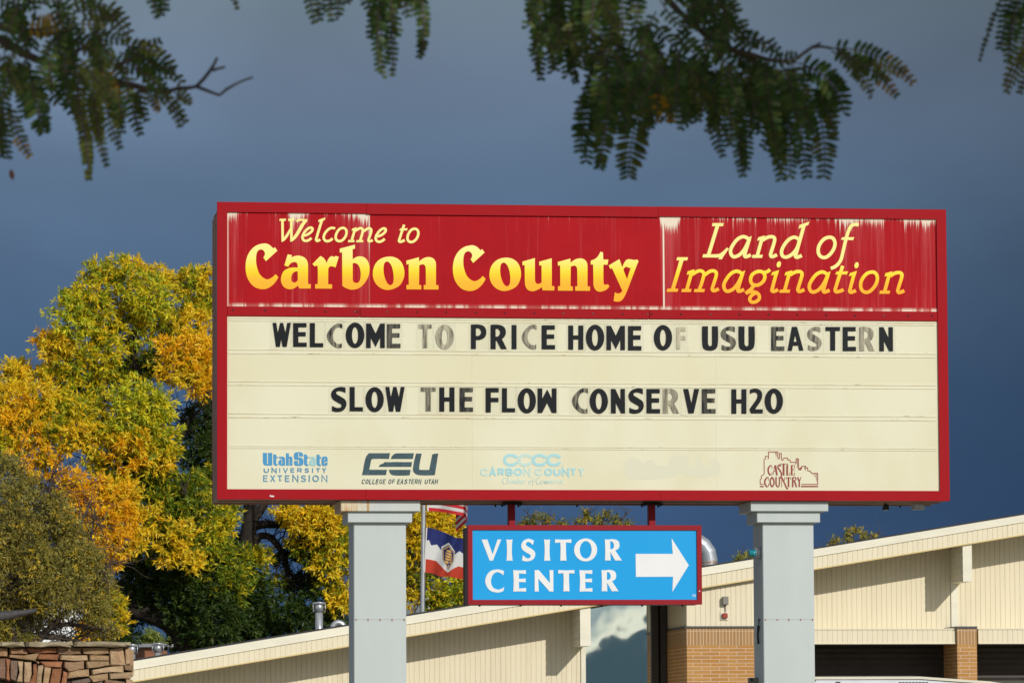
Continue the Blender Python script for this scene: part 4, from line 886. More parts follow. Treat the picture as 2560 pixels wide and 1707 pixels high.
# roof vents
def vent(pc, ytop, ybot, wcap, wst, hcap, Y):
    zr_ = lambda y: at(pc, y, Y)[2]; x = at(pc, ytop, Y)[0]; k = sc(Y)
    zt_, zc_ = zr_(ytop), zr_(ytop+hcap); rs, rc = wst*k/2, wcap*k/2
    mb = MB(); mb.tube([(x, Y, zr_(ybot)-.6), (x, Y, zc_-.01)], rs, 18); v = mb.build('roof_vent', m_galv, bld, True)
    mb = MB(); mb.tube([(x, Y, zc_), (x, Y, zt_-.02)], rs*1.08, 18); mb.tube([(x, Y, zt_-.035), (x, Y, zt_-.005), (x, Y, zt_)], [rc*.92, rc*.92, rc*.75], 18)
    for s in (-1, 1): mb.box(x+s*rc-.008, x+s*rc+.008, Y-rs*.8, Y+rs*.8, zc_-.01, zt_-.015)
    mb.box(x-rc, x+rc, Y-rs*.3, Y-rs*.28, zc_+.02, zc_+.035); mb.box(x-rc, x+rc, Y-rs*1.2, Y-rs*1.17, zt_-.05, zt_-.03)
    mb.build('cap', m_galv, v, True)
vent(797.5, 1504, 1573, 30, 19.5, 25, 57.0); vent(394.5, 1606, 1646, 27, 17.5, 24, 57.0); vent(329.5, 1609, 1656, 27, 17.5, 24, 57.0)
Y = 57.0; k_ = sc(Y); c_ = at(846, 1570, Y); mb = MB(); R_ = 14.5*k_
mb.tube([(c_[0]-R_, Y, c_[2]-1.0)] + [(c_[0]-R_*math.cos(q), Y, c_[2]+R_*math.sin(q)) for q in np.linspace(0, math.pi, 9)] + [(c_[0]+R_, Y, c_[2]-.03)], 7.6*k_, 16); mb.build('gooseneck_vent', m_galv, bld)
Y = 56.0; k_ = sc(Y); b_ = at(1773, 1417, Y); mb = MB(); r_ = 21.5*k_
zt0 = at(1773, 1400, Y)[2]; RR = 52*k_; cx, cz = b_[0]-RR, zt0
pts = [(b_[0], Y, b_[2]-1.2), (b_[0], Y, zt0)] + [(cx+RR*math.cos(q), Y, cz+RR*math.sin(q)) for q in np.linspace(0, math.pi/2, 5)[1:]] + [(cx-1.2, Y, cz+RR)]
mb.tube(pts, r_, 24); duct = mb.build('exhaust_duct', mat('duct_metal', (.46, .50, .53), .45, .5, .25, 3, metal=.45), bld)
mb = MB(); mb.tube([(b_[0], Y, at(1773, 1407, Y)[2]), (b_[0], Y, at(1773, 1403, Y)[2])], r_*1.04, 24); mb.tube([(b_[0], Y, at(1773, 1414, Y)[2]), (b_[0], Y, at(1773, 1411, Y)[2])], r_*1.05, 24); mb.build('band', mat('copper_band', (.45, .28, .20), .4, .5, metal=.6), duct)

# ------------------------------------------------------------------ stone gateway at the lower left
SY = -7.0; q = .2381
stones = '''-20,1000,85,1003,80,1100,-20,1100,1|100,1005,250,1005,300,1055,290,1062,100,1062,3|262,1005,595,1003,595,1060,310,1055,2|602,1000,855,1003,855,1070,602,1068,3|865,1005,1138,1003,1140,1070,865,1068,0
1145,1003,1290,1000,1310,1185,1160,1188,1|1310,1000,1360,1005,1368,1175,1325,1185,1|85,1072,405,1072,375,1135,90,1100,0|410,1072,628,1075,600,1140,385,1128,2|632,1078,925,1078,920,1140,632,1138,1|932,1078,1142,1075,1145,1132,932,1135,0
415,1145,655,1150,650,1215,470,1195,2|665,1150,890,1148,890,1225,720,1250,665,1210,3|900,1150,1145,1135,1148,1195,905,1218,0|965,1230,1295,1195,1298,1250,960,1280,1|1300,1190,1388,1192,1388,1245,1302,1248,3
710,1262,940,1228,935,1295,705,1330,0|1145,1268,1375,1258,1380,1322,1150,1335,1|930,1295,1135,1270,1140,1340,950,1362,0|750,1350,930,1310,950,1380,745,1420,4|1085,1345,1300,1340,1310,1420,1085,1420,3|1320,1338,1385,1335,1388,1420,1320,1420,1|955,1368,1075,1350,1075,1420,955,1420,4
-20,1105,55,1110,58,1340,-20,1335,4|62,1115,102,1115,95,1345,62,1340,2|108,1130,188,1135,172,1370,102,1350,4|195,1140,252,1145,235,1370,182,1370,1|260,1150,338,1150,312,1380,242,1375,1|345,1165,385,1160,368,1420,320,1390,2|392,1180,460,1185,435,1420,372,1400,1|468,1200,538,1205,510,1420,440,1400,0|545,1215,645,1225,622,1420,515,1400,2|655,1240,710,1255,690,1420,630,1400,2|355,1140,410,1142,412,1172,385,1155,3'''.replace('\n', '|').split('|')
pal = [(.40, .27, .15), (.46, .33, .20), (.34, .15, .075), (.31, .20, .12), (.19, .14, .11)]
def stone_fn(t, tc, c, b):
    a = t.new('ShaderNodeAttribute', attribute_type='GEOMETRY', attribute_name='tint')
    n = t.noise(t.scalev(tc.outputs['Object'], (3, 3, 6)), 3.0, 6, .65); n2 = t.noise(tc.outputs['Object'], 2.2, 3, .6)
    c = t.mix(t.map(n, .35, .7, 0, .55), a.outputs['Color'], t.mix(1.0, a.outputs['Color'], (.55, .48, .42, 1), 'MULTIPLY'))
    c = t.mix(t.map(n2, .52, .68, 0, .45), c, (.34, .15, .07, 1))
    bn = t.new('ShaderNodeBump'); t.put(bn, 'Strength', .9); t.put(bn, 'Distance', .03); t.put(bn, 'Height', t.noise(tc.outputs['Object'], 14, 6, .65)); t.put(b, 'Normal', bn.outputs[0]); return c
m_stone = mat('field_stone', (.4, .3, .2), .85, .2, fn=stone_fn); m_mort = mat('mortar_dark', (.07, .055, .045), .9, .1, .4, 12)
m_capst = mat('cap_stone', (.40, .345, .235), .85, .2, .35, 5, 1.0, 11, col2=(.27, .22, .14))
def sp_px(x, y, Y=SY): return axz(x*q, 1380+y*q, Y)
def chip(mb, poly, y, dep, ins, col, D=.12):
    c = np.mean(poly, 0); L = len(poly); i = len(mb.v)
    P = []
    for k in range(L):                           # subdivide edges so the outline wobbles
        a, b = np.array(poly[k]), np.array(poly[(k+1) % L]); n = max(1, int(np.linalg.norm(b-a)/.07))
        for j in range(n):
            p = a+(b-a)*j/n; P.append(p + (RNG.normal(0, .004, 2)))
    L = len(P); inn = [c+(p-c)*(1-ins/max(.05, np.linalg.norm(p-c))) for p in P]
    mb.v += [(p[0], y-dep*RNG.uniform(.75, 1.1), p[1]) for p in inn] + [(p[0], y-dep*.45, p[1]) for p in P] + [(p[0], y+D, p[1]) for p in P]
    ctr = len(mb.v); mb.v.append((c[0], y-dep*1.06, c[1]))
    for j in range(L):
        n_ = (j+1) % L
        for f in ((ctr, i+j, i+n_), (i+j, i+L+j, i+L+n_, i+n_), (i+L+j, i+2*L+j, i+2*L+n_, i+L+n_)): mb.f.append(f); mb.m.append(0); mb.c.append(col)
sw_ = thing('stone_gateway', 'rough tan and rust stone wall with flat cap stones at the lower left', 'stone wall', (sp_px(600, 1000)[0], SY+.4, 0))
mb = MB()
for s in stones:
    v = list(map(float, s.split(','))); pts = [sp_px(v[i], v[i+1]) for i in range(0, len(v)-1, 2)]
    col = np.array(pal[int(v[-1])])*RNG.uniform(.85, 1.18, 1); chip(mb, pts, SY, .032, .010, tuple(col)+(1,))
rx, rz = sp_px(1372, 1420); lx = sp_px(-2900, 1200)[0]; z = sp_px(0, 1000)[1]
while z > rz+.02:                                # the part left of the picture
    h = min(random.uniform(.09, .15), z-rz); x = lx
    while x < sp_px(-26, 0)[0]-.06:
        x2 = min(x+random.uniform(.18, .42), sp_px(-26, 0)[0]); chip(mb, [(x+.005, z-.005), (x2-.005, z-.005), (x2-.005, z-h+.005), (x+.005, z-h+.005)], SY, .045, .016, tuple(np.array(random.choice(pal))*random.uniform(.85, 1.15))+(1,)); x = x2
    z -= h
z = rz                                          # courses below the picture, down to the ground
while z > .02:
    h = random.uniform(.09, .15); x = lx
    while x < rx-.05:
        wd = random.uniform(.18, .42); x2 = min(x+wd, rx)
        if not (lx+.9 < x and x2 < sp_px(560, 0)[0]): chip(mb, [(x+.005, z-.005), (x2-.005, z-.005), (x2-.005, max(0, z-h)+.005), (x+.005, max(0, z-h)+.005)], SY, .045, .016, tuple(np.array(random.choice(pal))*random.uniform(.85, 1.15))+(1,))
        x = x2
    z -= h
for k in range(14):                             # the right end of the wall, seen edge on
    z1_ = sp_px(1340, 1003)[1]-k*.2
    if z1_ > .2: mb.bbox(rx-.02, rx+.022, SY+.05, SY+.8, z1_-.19, z1_-.01, .01)
mb.c = [c if c is not None else pal[1]+(1,) for c in mb.c]
mb.build('stone_facing', m_stone, sw_, vcol=True)
mb = MB(); zt_ = sp_px(600, 998)[1]; mb.box(sp_px(600, 0)[0], rx-.01, SY+.02, SY+.85, 0, zt_); mb.box(lx, sp_px(600, 0)[0], SY+.02, SY+.85, sp_px(0, 1420)[1], zt_); mb.box(lx, lx+.9, SY+.02, SY+.85, 0, zt_); mb.build('mortar_core', m_mort, sw_)
for a, b_ in ((-2900, -1900), (-1894, -900), (-894, -30), (-24, 252), (260, 757), (772, 1330)):
    mb = MB(); (xa, za), (xb, zb_) = sp_px(a, 990), sp_px(b_, 944); L_ = 18; i = 0
    prof = [(xa+.004, za), (xb-.004, za), (xb-.004+(.03 if a > 700 else 0), za+.03), (xb-.004+(.03 if a > 700 else 0), zb_-.02), (xb-.02, zb_), (xa+.004, zb_)]
    chip(mb, prof, SY-.06, .04, .02, (1, 1, 1, 1), D=.95); mb.build('cap_stone', m_capst, sw_)

# ------------------------------------------------------------------ sculpture tip, truck, far buildings
TY = -9.0; pts = [at(92, 1524, TY), at(60, 1531, TY), at(20, 1537, TY), at(-40, 1543, TY), at(-160, 1560, TY), at(-300, 1610, TY), at(-420, 1720, TY)]
pts = pts + [(pts[-1][0]-.25, TY, .9), (pts[-1][0]-.3, TY, .0)]; k_ = sc(TY)
mb = MB(); mb.tube([pts[0]]+pts, [.004, 4*k_, 7.5*k_, 11*k_, 13*k_, 17*k_, 22*k_, 30*k_, 40*k_, 46*k_], 14)
o = mb.build('sculpture_tail', mat('weathered_bronze', (.075, .07, .07), .6, .3, .35, 9, .5, 30), None, True); tag(o, 'dark grey tapering tip of a sculpture poking in above the stone wall', 'sculpture')
VY = 43.0; k_ = sc(VY)
va_, vb_ = at(2034, 1696, VY), at(2640, 1710, VY); zt_ = at(2100, 1692, VY)[2]
tk = thing('box_truck', 'white high-roofed vehicle parked before the garage doors, only its roof in view', 'truck', ((va_[0]+vb_[0])/2, VY+1.1, 0))
m_tw = mat('truck_white', (.62, .66, .70), .3, .5, .08, 3); m_tk = mat('truck_dark', (.03, .03, .035), .4, .5)
mb = MB(); x0_, x1_ = va_[0], vb_[0]; xm = at(2300, 1692, VY)[0]
slope = [(x0_, zt_-.13), (x0_+.06, zt_-.03), (xm, zt_-.045), (x1_-1.2, zt_-.14), (x1_-.2, zt_-.30), (x1_, zt_-.6)]
mb.prism([[(x0_, .55), (x1_+.0, .55)] + slope[::-1]], VY, VY+2.2, back=True); tb_ = mb.build('body', m_tw, tk)
mb = MB(); top = [(x0_-.02, zt_-.035), (xm, zt_-.035), (x1_-1.2, zt_-.125), (x1_-.2, zt_-.28)]
mb.prism([top + [(x, z+.045) for x, z in top[::-1]]], VY-.03, VY+2.23, back=True); mb.build('roof', mat('truck_roof', (.66, .62, .50), .4, .4, .1, 2), tk)
for pa, pb, yt in ((2089, 2105, 1703), (2247, 2322, 1704)):
    a, b_ = at(pa, yt, VY), at(pb, yt, VY); mb = MB()
    n = 1 if pb-pa < 30 else 9
    for i in range(n):
        xa = a[0]+(b_[0]-a[0])*i/n; mb.box(xa, xa+(b_[0]-a[0])/n*.72, VY-.012, VY+.01, a[2]-.12, a[2])
    mb.build('vent_slot', m_tk, tb_)
mb = MB(); mb.box(x0_+1.0, x0_+3.2, VY-.01, VY+.01, 1.6, 2.3); mb.build('window', m_tk, tk)
for xw in (x0_+.9, x1_-.9):
    for yw in (VY+.12, VY+2.05): mb = MB(); mb.tube([(xw, yw-.12, .48), (xw, yw+.12, .48)], .48, 24); mb.build('wheel', m_black, tk)
m_wb = mat('white_wall', (.80, .82, .82), .6, .3)
def block(px0, py1, px1, Y, dep, label, m, roofm, name, cat='building'):
    a, b_ = at(px0, py1, Y), at(px1, py1, Y)
    t_ = thing(name, label, cat, ((a[0]+b_[0])/2, Y+dep/2, 0))
    mb = MB(); mb.box(a[0], b_[0], Y, Y+dep, 0, a[2]); mb.build('wall', m, t_)
    mb = MB(); mb.box(a[0]-.2, b_[0]+.2, Y-.2, Y+dep+.2, a[2]+.002, a[2]+.10); mb.build('roof', roofm, t_); return t_
wb = block(84, 1512, 205, 128, 8, 'bright white building showing through the leaves above the stone wall', m_wb, m_wb, 'white_building')
p = at(151, 1588, 127.9); mb = MB(); mb.tube([(p[0], 127.98, p[2]), (p[0], 127.9, p[2])], 4.2*sc(128), 20); mb.build('round_window', mat('blue_disc', (.12, .33, .50), .4), wb)
wb2 = block(1064, 1481, 1130, 130, 8, 'far white building glimpsed between yellow leaves beside the flagpole', m_wb, m_wb, 'white_building')
bb = block(362, 1617, 418, 100, 7, 'red brick house with a grey roof glimpsed behind the two low roof vents', mat('red_brick', (.28, .12, .07), .85, .2, .3, 6), mat('grey_shingle', (.20, .21, .23), .8), 'brick_house')
# flagpole with two flags
FY = 66.0; k_ = sc(FY)
fp = thing('flagpole', 'silver flagpole just right of the left grey post', 'flagpole', (at(1056, 1500, FY)[0], FY, 0))
xb_, xt_ = at(1056.0, 1530, FY)[0], at(1059.0, 1262, FY)
m_pole = mat('brushed_aluminium', (.52, .53, .54), .33, .5, .12, 6, metal=.75)
mb = MB(); mb.tube([(xb_-.005, FY, 0), (xb_, FY, at(1056, 1530, FY)[2]), (xt_[0], FY, xt_[2]), (xt_[0]+.02, FY, xt_[2]+4.2)], [.062, .056, .050, .035], 16); mb.build('shaft', m_pole, fp, True)
mb = MB()
for y_ in (1282, 1427, 1460): mb.tube([(at(1057.5, y_, FY)[0], FY, at(1057, y_, FY)[2]), (at(1057.5, y_, FY)[0], FY, at(1057, y_, FY)[2]+.012)], .056, 16)
mb.build('joint', mat('joint_grey', (.3, .3, .3), .5), fp)
mb = MB(); zb_ = xt_[2]+4.25; mb.tube([(xt_[0]+.02, FY, zb_+d) for d in (-.09, -.06, 0, .06, .09)], [.01, .07, .09, .07, .01], 16); mb.build('finial', mat('gold', (.6, .42, .12), .3, metal=.9), fp, True)
def flag_mat(name):
    m = bpy.data.materials.new(name); m.use_nodes = True; t = NT(m.node_tree); b = m.node_tree.nodes['Principled BSDF']
    a = t.new('ShaderNodeAttribute', attribute_type='GEOMETRY', attribute_name='tint'); t.put(b, 'Base Color', a.outputs['Color']); t.put(b, 'Roughness', .8); t.put(b, 'Specular IOR Level', .15)
    tl = t.new('ShaderNodeBsdfTranslucent'); t.put(tl, 0, a.outputs['Color']); mx = t.new('ShaderNodeMixShader'); t.put(mx, 0, .2)
    t.l.new(b.outputs[0], mx.inputs[1]); t.l.new(tl.outputs[0], mx.inputs[2]); t.l.new(mx.outputs[0], m.node_tree.nodes['Material Output'].inputs[0]); return m
m_flag = flag_mat('flag_cloth')
def flag(name, label, pos, colr, N=(170, 100)):
    mb = MB(); nu, nv = N
    V = [[pos(i/nu, j/nv) for i in range(nu+1)] for j in range(nv+1)]
    mb.v = [p for r in V for p in r]
    for j in range(nv):
        for i in range(nu):
            a = j*(nu+1)+i; mb.f.append((a, a+1, a+nu+2, a+nu+1)); mb.m.append(0); mb.c.append(colr((i+.5)/nu, (j+.5)/nv)+(1,))
    o = mb.build(name, m_flag, None, True, vcol=True); tag(o, label, 'flag'); return o
NAVY, WHT, RED, GOLD = (.025, .035, .15), (.68, .68, .66), (.50, .055, .03), (.68, .42, .11)
hx = [(.50, .20), (.725, .36), (.725, .62), (.50, .86), (.275, .62), (.275, .36)]
def inhex(u, v, g):
    c = (.50, .51); ins = True
    for i in range(6):
        (ax, ay), (bx, by) = [(c[0]+(x-c[0])*g, c[1]+(y-c[1])*g) for x, y in (hx[i], hx[(i+1) % 6])]
        if (bx-ax)*(v-ay)-(by-ay)*(u-ax) < 0: return False
    return ins
def utah(u, v):                                  # u along the fly (cut at 1 = full width), v down
    u *= 1.667; c = (u-.62)*1.30+.5
    if u < .03: return WHT
    if inhex(c, v, .90):
        if not inhex(c, v, .84): return NAVY
        if not inhex(c, v, .75): return GOLD
        x, y = (c-.5), (v-.50)
        w_ = .125*math.sqrt(max(0, 1-((y-.07)/.24)**2)) if y < .07 else .125+.02*(y-.07)
        if -.165 < y < .16 and abs(x) < w_ and (y+.165) % .065 > .014 and not (abs(x-.02) < .022 and y > .10): return GOLD
        if abs(x)+abs(y-.22)*.6 < .02: return WHT
        return NAVY
    if inhex(c, v, 1.05): return WHT
    z = [(.0, .30), (.10, .27), (.17, .38), (.33, .33), (.45, .44), (.62, .26), (.80, .44), (.95, .33), (1.08, .38), (1.16, .27), (1.3, .36), (1.667, .28)]
    for (a, b), (c2, d) in zip(z[:-1], z[1:]):
        if a <= u <= c2: zz_ = b+(d-b)*(u-a)/(c2-a); break
    zr2 = .70+ .20*max(0, 1-abs(u-.62)/.30)
    return NAVY if v < zz_ else RED if v > zr2 else WHT
def upos(u, v):
    L_ = 176*u; sag = 48*u**1.15 - 14*u*v
    wv = .15*math.sin(u*10+v*2.2)*min(1, u*5) + .07*math.sin(u*23+v*5)*min(1, u*3)
    x, z = axz(1065.5+L_*.86 - 6*v*(1-u) + 5*v*u, 1318+sag+112*v-wv*22, FY-.06)
    return (x, FY-.06+wv*1.0+.25*u, z)
flag('state_flag', 'blue, white and red flag with a beehive badge, flying low on the flagpole', upos, utah, (200, 110))
def usa(u, v):
    if u < .025: return WHT
    if u < .42 and v < 7/13:
        a, b = u/.42*11, v*13/7*9; i, j = int(a), int(b)
        if (i+j) % 2 == 0 and (a-i-.5)**2+(b-j-.5)**2 < .10: return WHT
        return NAVY
    return (.56, .035, .04) if int(v*13) % 2 == 0 else WHT
def apos(u, v):
    if u < .62: X = 92*u/.62; fold = 0
    else: fold = (u-.62)/.38; X = 92+8*math.sin(fold*2.4)-34*max(0, fold-.35)
    drop = 26*u**1.6 + 16*fold
    wv = .12*math.sin(u*8+v)*min(1, u*4)
    x, z = axz(1068+X, 1277+drop-113*(1-v)*(1-.12*u)-wv*12+ 10*fold*v, FY-.06)
    return (x, FY-.06+wv - .22*math.sin(min(1, fold*1.4)*math.pi)+.35*max(0, fold-.4), z)
flag('american_flag', 'red and white striped flag showing just below the big sign by the flagpole', apos, usa, (150, 104))
# ------------------------------------------------------------------ vegetation
def leaf_mat(name, trans=.35, rough=.5):
    m = bpy.data.materials.new(name); m.use_nodes = True; t = NT(m.node_tree); b = m.node_tree.nodes['Principled BSDF']
    a = t.new('ShaderNodeAttribute', attribute_type='GEOMETRY', attribute_name='tint'); t.put(b, 'Base Color', a.outputs['Color']); t.put(b, 'Roughness', rough); t.put(b, 'Specular IOR Level', .3)
    tl = t.new('ShaderNodeBsdfTranslucent'); t.put(tl, 0, t.mix(1.0, a.outputs['Color'], (1.1, 1.05, .5, 1), 'MULTIPLY')); mx = t.new('ShaderNodeMixShader'); t.put(mx, 0, trans)
    t.l.new(b.outputs[0], mx.inputs[1]); t.l.new(tl.outputs[0], mx.inputs[2]); t.l.new(mx.outputs[0], m.node_tree.nodes['Material Output'].inputs[0]); return m
m_leaf = leaf_mat('ash_leaf', .36); m_leaf2 = leaf_mat('fine_leaf', .25); m_leaf3 = leaf_mat('locust_leaf', .22)
m_bark = mat('bark', (.020, .016, .013), .9, .15, .45, 6, 1.0, 18, col2=(.042, .034, .028), stretch=(1, 1, .35))
m_twig = mat('twig', (.11, .085, .07), .85, .15, .4, 8)
def nrm(a): return a/np.maximum(1e-9, np.linalg.norm(a, axis=-1, keepdims=True))
def leaves(name, base, dirs, length, width, col, m, parent, side=None, mid=.42, sunward=1.1):
    """lozenge leaves, slightly folded along the midrib"""
    n = len(base); length = np.broadcast_to(length, n)[:, None]; width = np.broadcast_to(width, n)[:, None]
    d = nrm(dirs)
    s = nrm(np.cross(d, RNG.normal(0, 1, (n, 3))+np.array(sdir)*sunward)) if side is None else nrm(side)
    up = np.cross(d, s)
    P = np.empty((n, 4, 3), 'f')
    P[:, 0] = base; P[:, 2] = base+d*length
    P[:, 1] = base+d*length*mid+s*width/2+up*width*.15; P[:, 3] = base+d*length*mid-s*width/2+up*width*.15
    me = bpy.data.meshes.new(name); me.vertices.add(n*4); me.vertices.foreach_set('co', P.ravel())
    me.loops.add(n*4); me.loops.foreach_set('vertex_index', np.arange(n*4, dtype=np.int32))
    me.polygons.add(n); me.polygons.foreach_set('loop_start', np.arange(0, n*4, 4, dtype=np.int32)); me.polygons.foreach_set('loop_total', np.full(n, 4, np.int32))
    me.update(calc_edges=True); me.materials.append(m)
    a = me.attributes.new('tint', 'FLOAT_COLOR', 'FACE'); cc = np.ones((n, 4), 'f'); cc[:, :3] = col; a.data.foreach_set('color', cc.ravel())
    return link(name, me, parent)
def sphere_dirs(n): return nrm(RNG.normal(0, 1, (n, 3)))
PAL = {'y': [(.84, .60, .02), (.78, .60, .025), (.88, .58, .02), (.66, .57, .03)], 'o': [(.90, .52, .014), (.88, .56, .016), (.84, .46, .012), (.76, .56, .02)],
       'g': [(.14, .21, .014), (.10, .16, .012), (.24, .30, .018), (.55, .46, .02)], 'd': [(.034, .070, .012), (.048, .088, .012), (.028, .058, .012), (.08, .115, .014)],
       'm': [(.42, .44, .018), (.74, .60, .022), (.24, .31, .016), (.84, .60, .018)], 'l': [(.72, .66, .03), (.80, .66, .025), (.52, .56, .03), (.30, .38, .025)]}
def ash_leaves(clumps, Y0, per=1.0):
    B, D, K, L = [], [], [], []
    k = sc(Y0)
    for (px, py, r, typ, *rest) in clumps:
        dy = rest[0] if rest else RNG.uniform(-1.2, 1.2)
        px, py, r = px*1.0884, py*1.0884, r*1.0884
        Yc = Y0+dy; c = np.array(at(px, py, Yc)); R = r*k
        nt = int(per*.046*r*r) + 10
        dr = sphere_dirs(nt); dr[:, 1] = -np.abs(dr[:, 1])*RNG.choice([1, 1, 1, -1], nt)
        rr = R*np.where(RNG.random(nt) < .76, RNG.uniform(.62, 1.08, nt), RNG.uniform(.1, .62, nt))
        lump = 1+.22*np.sin(dr[:, 0]*5+px)*np.cos(dr[:, 2]*6+py)
        tw = c + dr*(rr*lump)[:, None]*np.array([1, .85, .92])
        axis = nrm(dr*.9 + RNG.normal(0, .35, (nt, 3)) + np.array([0, 0, .25]))
        tone = RNG.random(nt)
        outer = rr/R
        for j in range(10):
            a = nrm(axis*RNG.uniform(.3, 1.0, (nt, 1)) + sphere_dirs(nt)*.85 + np.array([0, 0, -.16]))
            B.append(tw + axis*(RNG.uniform(-.05, .08, (nt, 1)))); D.append(a); L.append(RNG.uniform(.11, .185, nt))
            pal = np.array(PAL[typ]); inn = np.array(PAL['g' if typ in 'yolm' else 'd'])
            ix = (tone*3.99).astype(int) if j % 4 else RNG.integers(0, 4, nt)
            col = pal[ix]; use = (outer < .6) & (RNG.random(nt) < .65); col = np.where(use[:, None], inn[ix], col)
            K.append(col*RNG.uniform(.78, 1.2, (nt, 1)))
    return np.concatenate(B), np.concatenate(D), np.concatenate(K), np.concatenate(L)
A_CL = [(270, 640, 55, 'm', -.5), (225, 625, 32, 'm'), (310, 622, 28, 'y'), (355, 635, 32, 'y'), (200, 690, 52, 'm', -.8), (340, 680, 58, 'l', -.4), (375, 655, 34, 'y'), (165, 735, 50, 'l', -1.0), (165, 678, 26, 'l'), (262, 740, 75, 'm', .2), (350, 740, 55, 'l', .3), (112, 800, 30, 'y', -.8), (140, 790, 36, 'y', -.8), (150, 850, 50, 'm', -.6),
        (212, 812, 65, 'm', -.4), (300, 840, 60, 'g', .4), (348, 848, 34, 'd', .6), (110, 860, 28, 'y'), (100, 778, 20, 'o'), (250, 868, 44, 'm', .3), (180, 880, 50, 'm', -.2),
        (440, 652, 36, 'm', .2), (425, 640, 20, 'y'), (472, 640, 30, 'y', .2), (445, 700, 45, 'm', .3), (480, 700, 34, 'm', .3), (405, 745, 36, 'm', .4), (450, 760, 55, 'y', -.4), (480, 830, 55, 'y', -.8), (430, 820, 62, 'o', -1.0), (395, 845, 42, 'y', -.9), (472, 880, 38, 'o', -1.1), (440, 870, 36, 'y', -1.2), (385, 800, 30, 'm', .4),
        (20, 865, 38, 'y', -.6), (40, 850, 26, 'y'), (70, 872, 34, 'y', -.5), (10, 930, 62, 'y', -1.0), (80, 930, 58, 'y', -1.1), (135, 945, 50, 'm', -.9), (50, 985, 60, 'o', -1.3), (185, 950, 45, 'm', -1.2), (120, 1000, 55, 'm', -1.2), (15, 1020, 45, 'l', -1.2), (180, 1000, 50, 'y', -1.4), (95, 1060, 45, 'o', -1.3), (220, 930, 40, 'm', -.6),
        (320, 925, 62, 'l', -1.4), (285, 965, 40, 'l', -1.5), (360, 940, 40, 'l', -1.4), (370, 1000, 40, 'l', -1.2), (340, 1010, 52, 'm', -1.5), (300, 1030, 50, 'o', -1.6), (255, 1000, 40, 'm', -1.4), (385, 1040, 32, 'm', -1.2), (240, 1050, 45, 'm', -1.2), (330, 1075, 52, 'g', -1.1), (295, 1090, 48, 'g', -1.0), (370, 1100, 45, 'g', -.8), (365, 1062, 30, 'y', -1.4),
        (280, 1140, 45, 'y', -1.8), (245, 1150, 60, 'o', -2.0), (205, 1130, 35, 'o', -1.9), (165, 1110, 34, 'o', -1.8), (170, 1160, 46, 'o', -1.9), (225, 1205, 62, 'o', -2.1), (280, 1200, 38, 'o', -2.0), (265, 1250, 44, 'o', -2.0), (210, 1255, 40, 'o', -2.0), (312, 1248, 24, 'y', -2.0), (255, 1290, 26, 'o', -1.9),
        (390, 1140, 48, 'g', -1.0), (430, 1130, 48, 'g', -1.0), (345, 1150, 40, 'g', -1.0), (390, 1190, 52, 'g', -1.2), (450, 1180, 50, 'g', -1.1), (340, 1195, 40, 'y', -1.5), (420, 1225, 34, 'y', -1.8), (440, 1250, 44, 'g', -1.3), (370, 1240, 40, 'g', -1.2), (470, 1240, 46, 'm', -1.2), (395, 1270, 32, 'y', -1.7), (445, 1290, 24, 'y', -1.7), (340, 1265, 34, 'g', -.8),
        (480, 960, 52, 'd', .8), (445, 985, 34, 'd', .8), (480, 1040, 50, 'd', .6), (440, 1055, 34, 'd', .6), (480, 1110, 46, 'g', .2), (500, 1190, 40, 'm', -.5), (515, 1210, 26, 'm', -.4), (520, 1160, 36, 'g', .4),
        (320, 1310, 50, 'd', .2), (370, 1330, 60, 'd', 0), (300, 1360, 50, 'd', .5), (430, 1335, 56, 'd', -.6), (350, 1385, 55, 'd', .3), (420, 1390, 56, 'd', -.4), (285, 1410, 30, 'd', .4), (480, 1310, 52, 'g', -.8), (500, 1260, 40, 'g', -.5), (530, 1290, 45, 'g', -.6), (480, 1370, 56, 'd', -.9), (535, 1350, 46, 'g', -.9), (440, 1440, 40, 'd', -.6), (505, 1430, 56, 'd', -1.0), (265, 1395, 26, 'm', -1.0), (240, 1380, 34, 'm', -1.1), (275, 1430, 26, 'y', -1.1), (205, 1440, 24, 'o', -.9), (190, 1458, 16, 'o', -.9), (235, 1450, 30, 'm', -.7), (265, 1465, 30, 'd', -.5), (225, 1472, 24, 'g', -.4), (295, 1462, 22, 'd', .4), (480, 1470, 40, 'd', -.8), (415, 1470, 34, 'd', .4)]
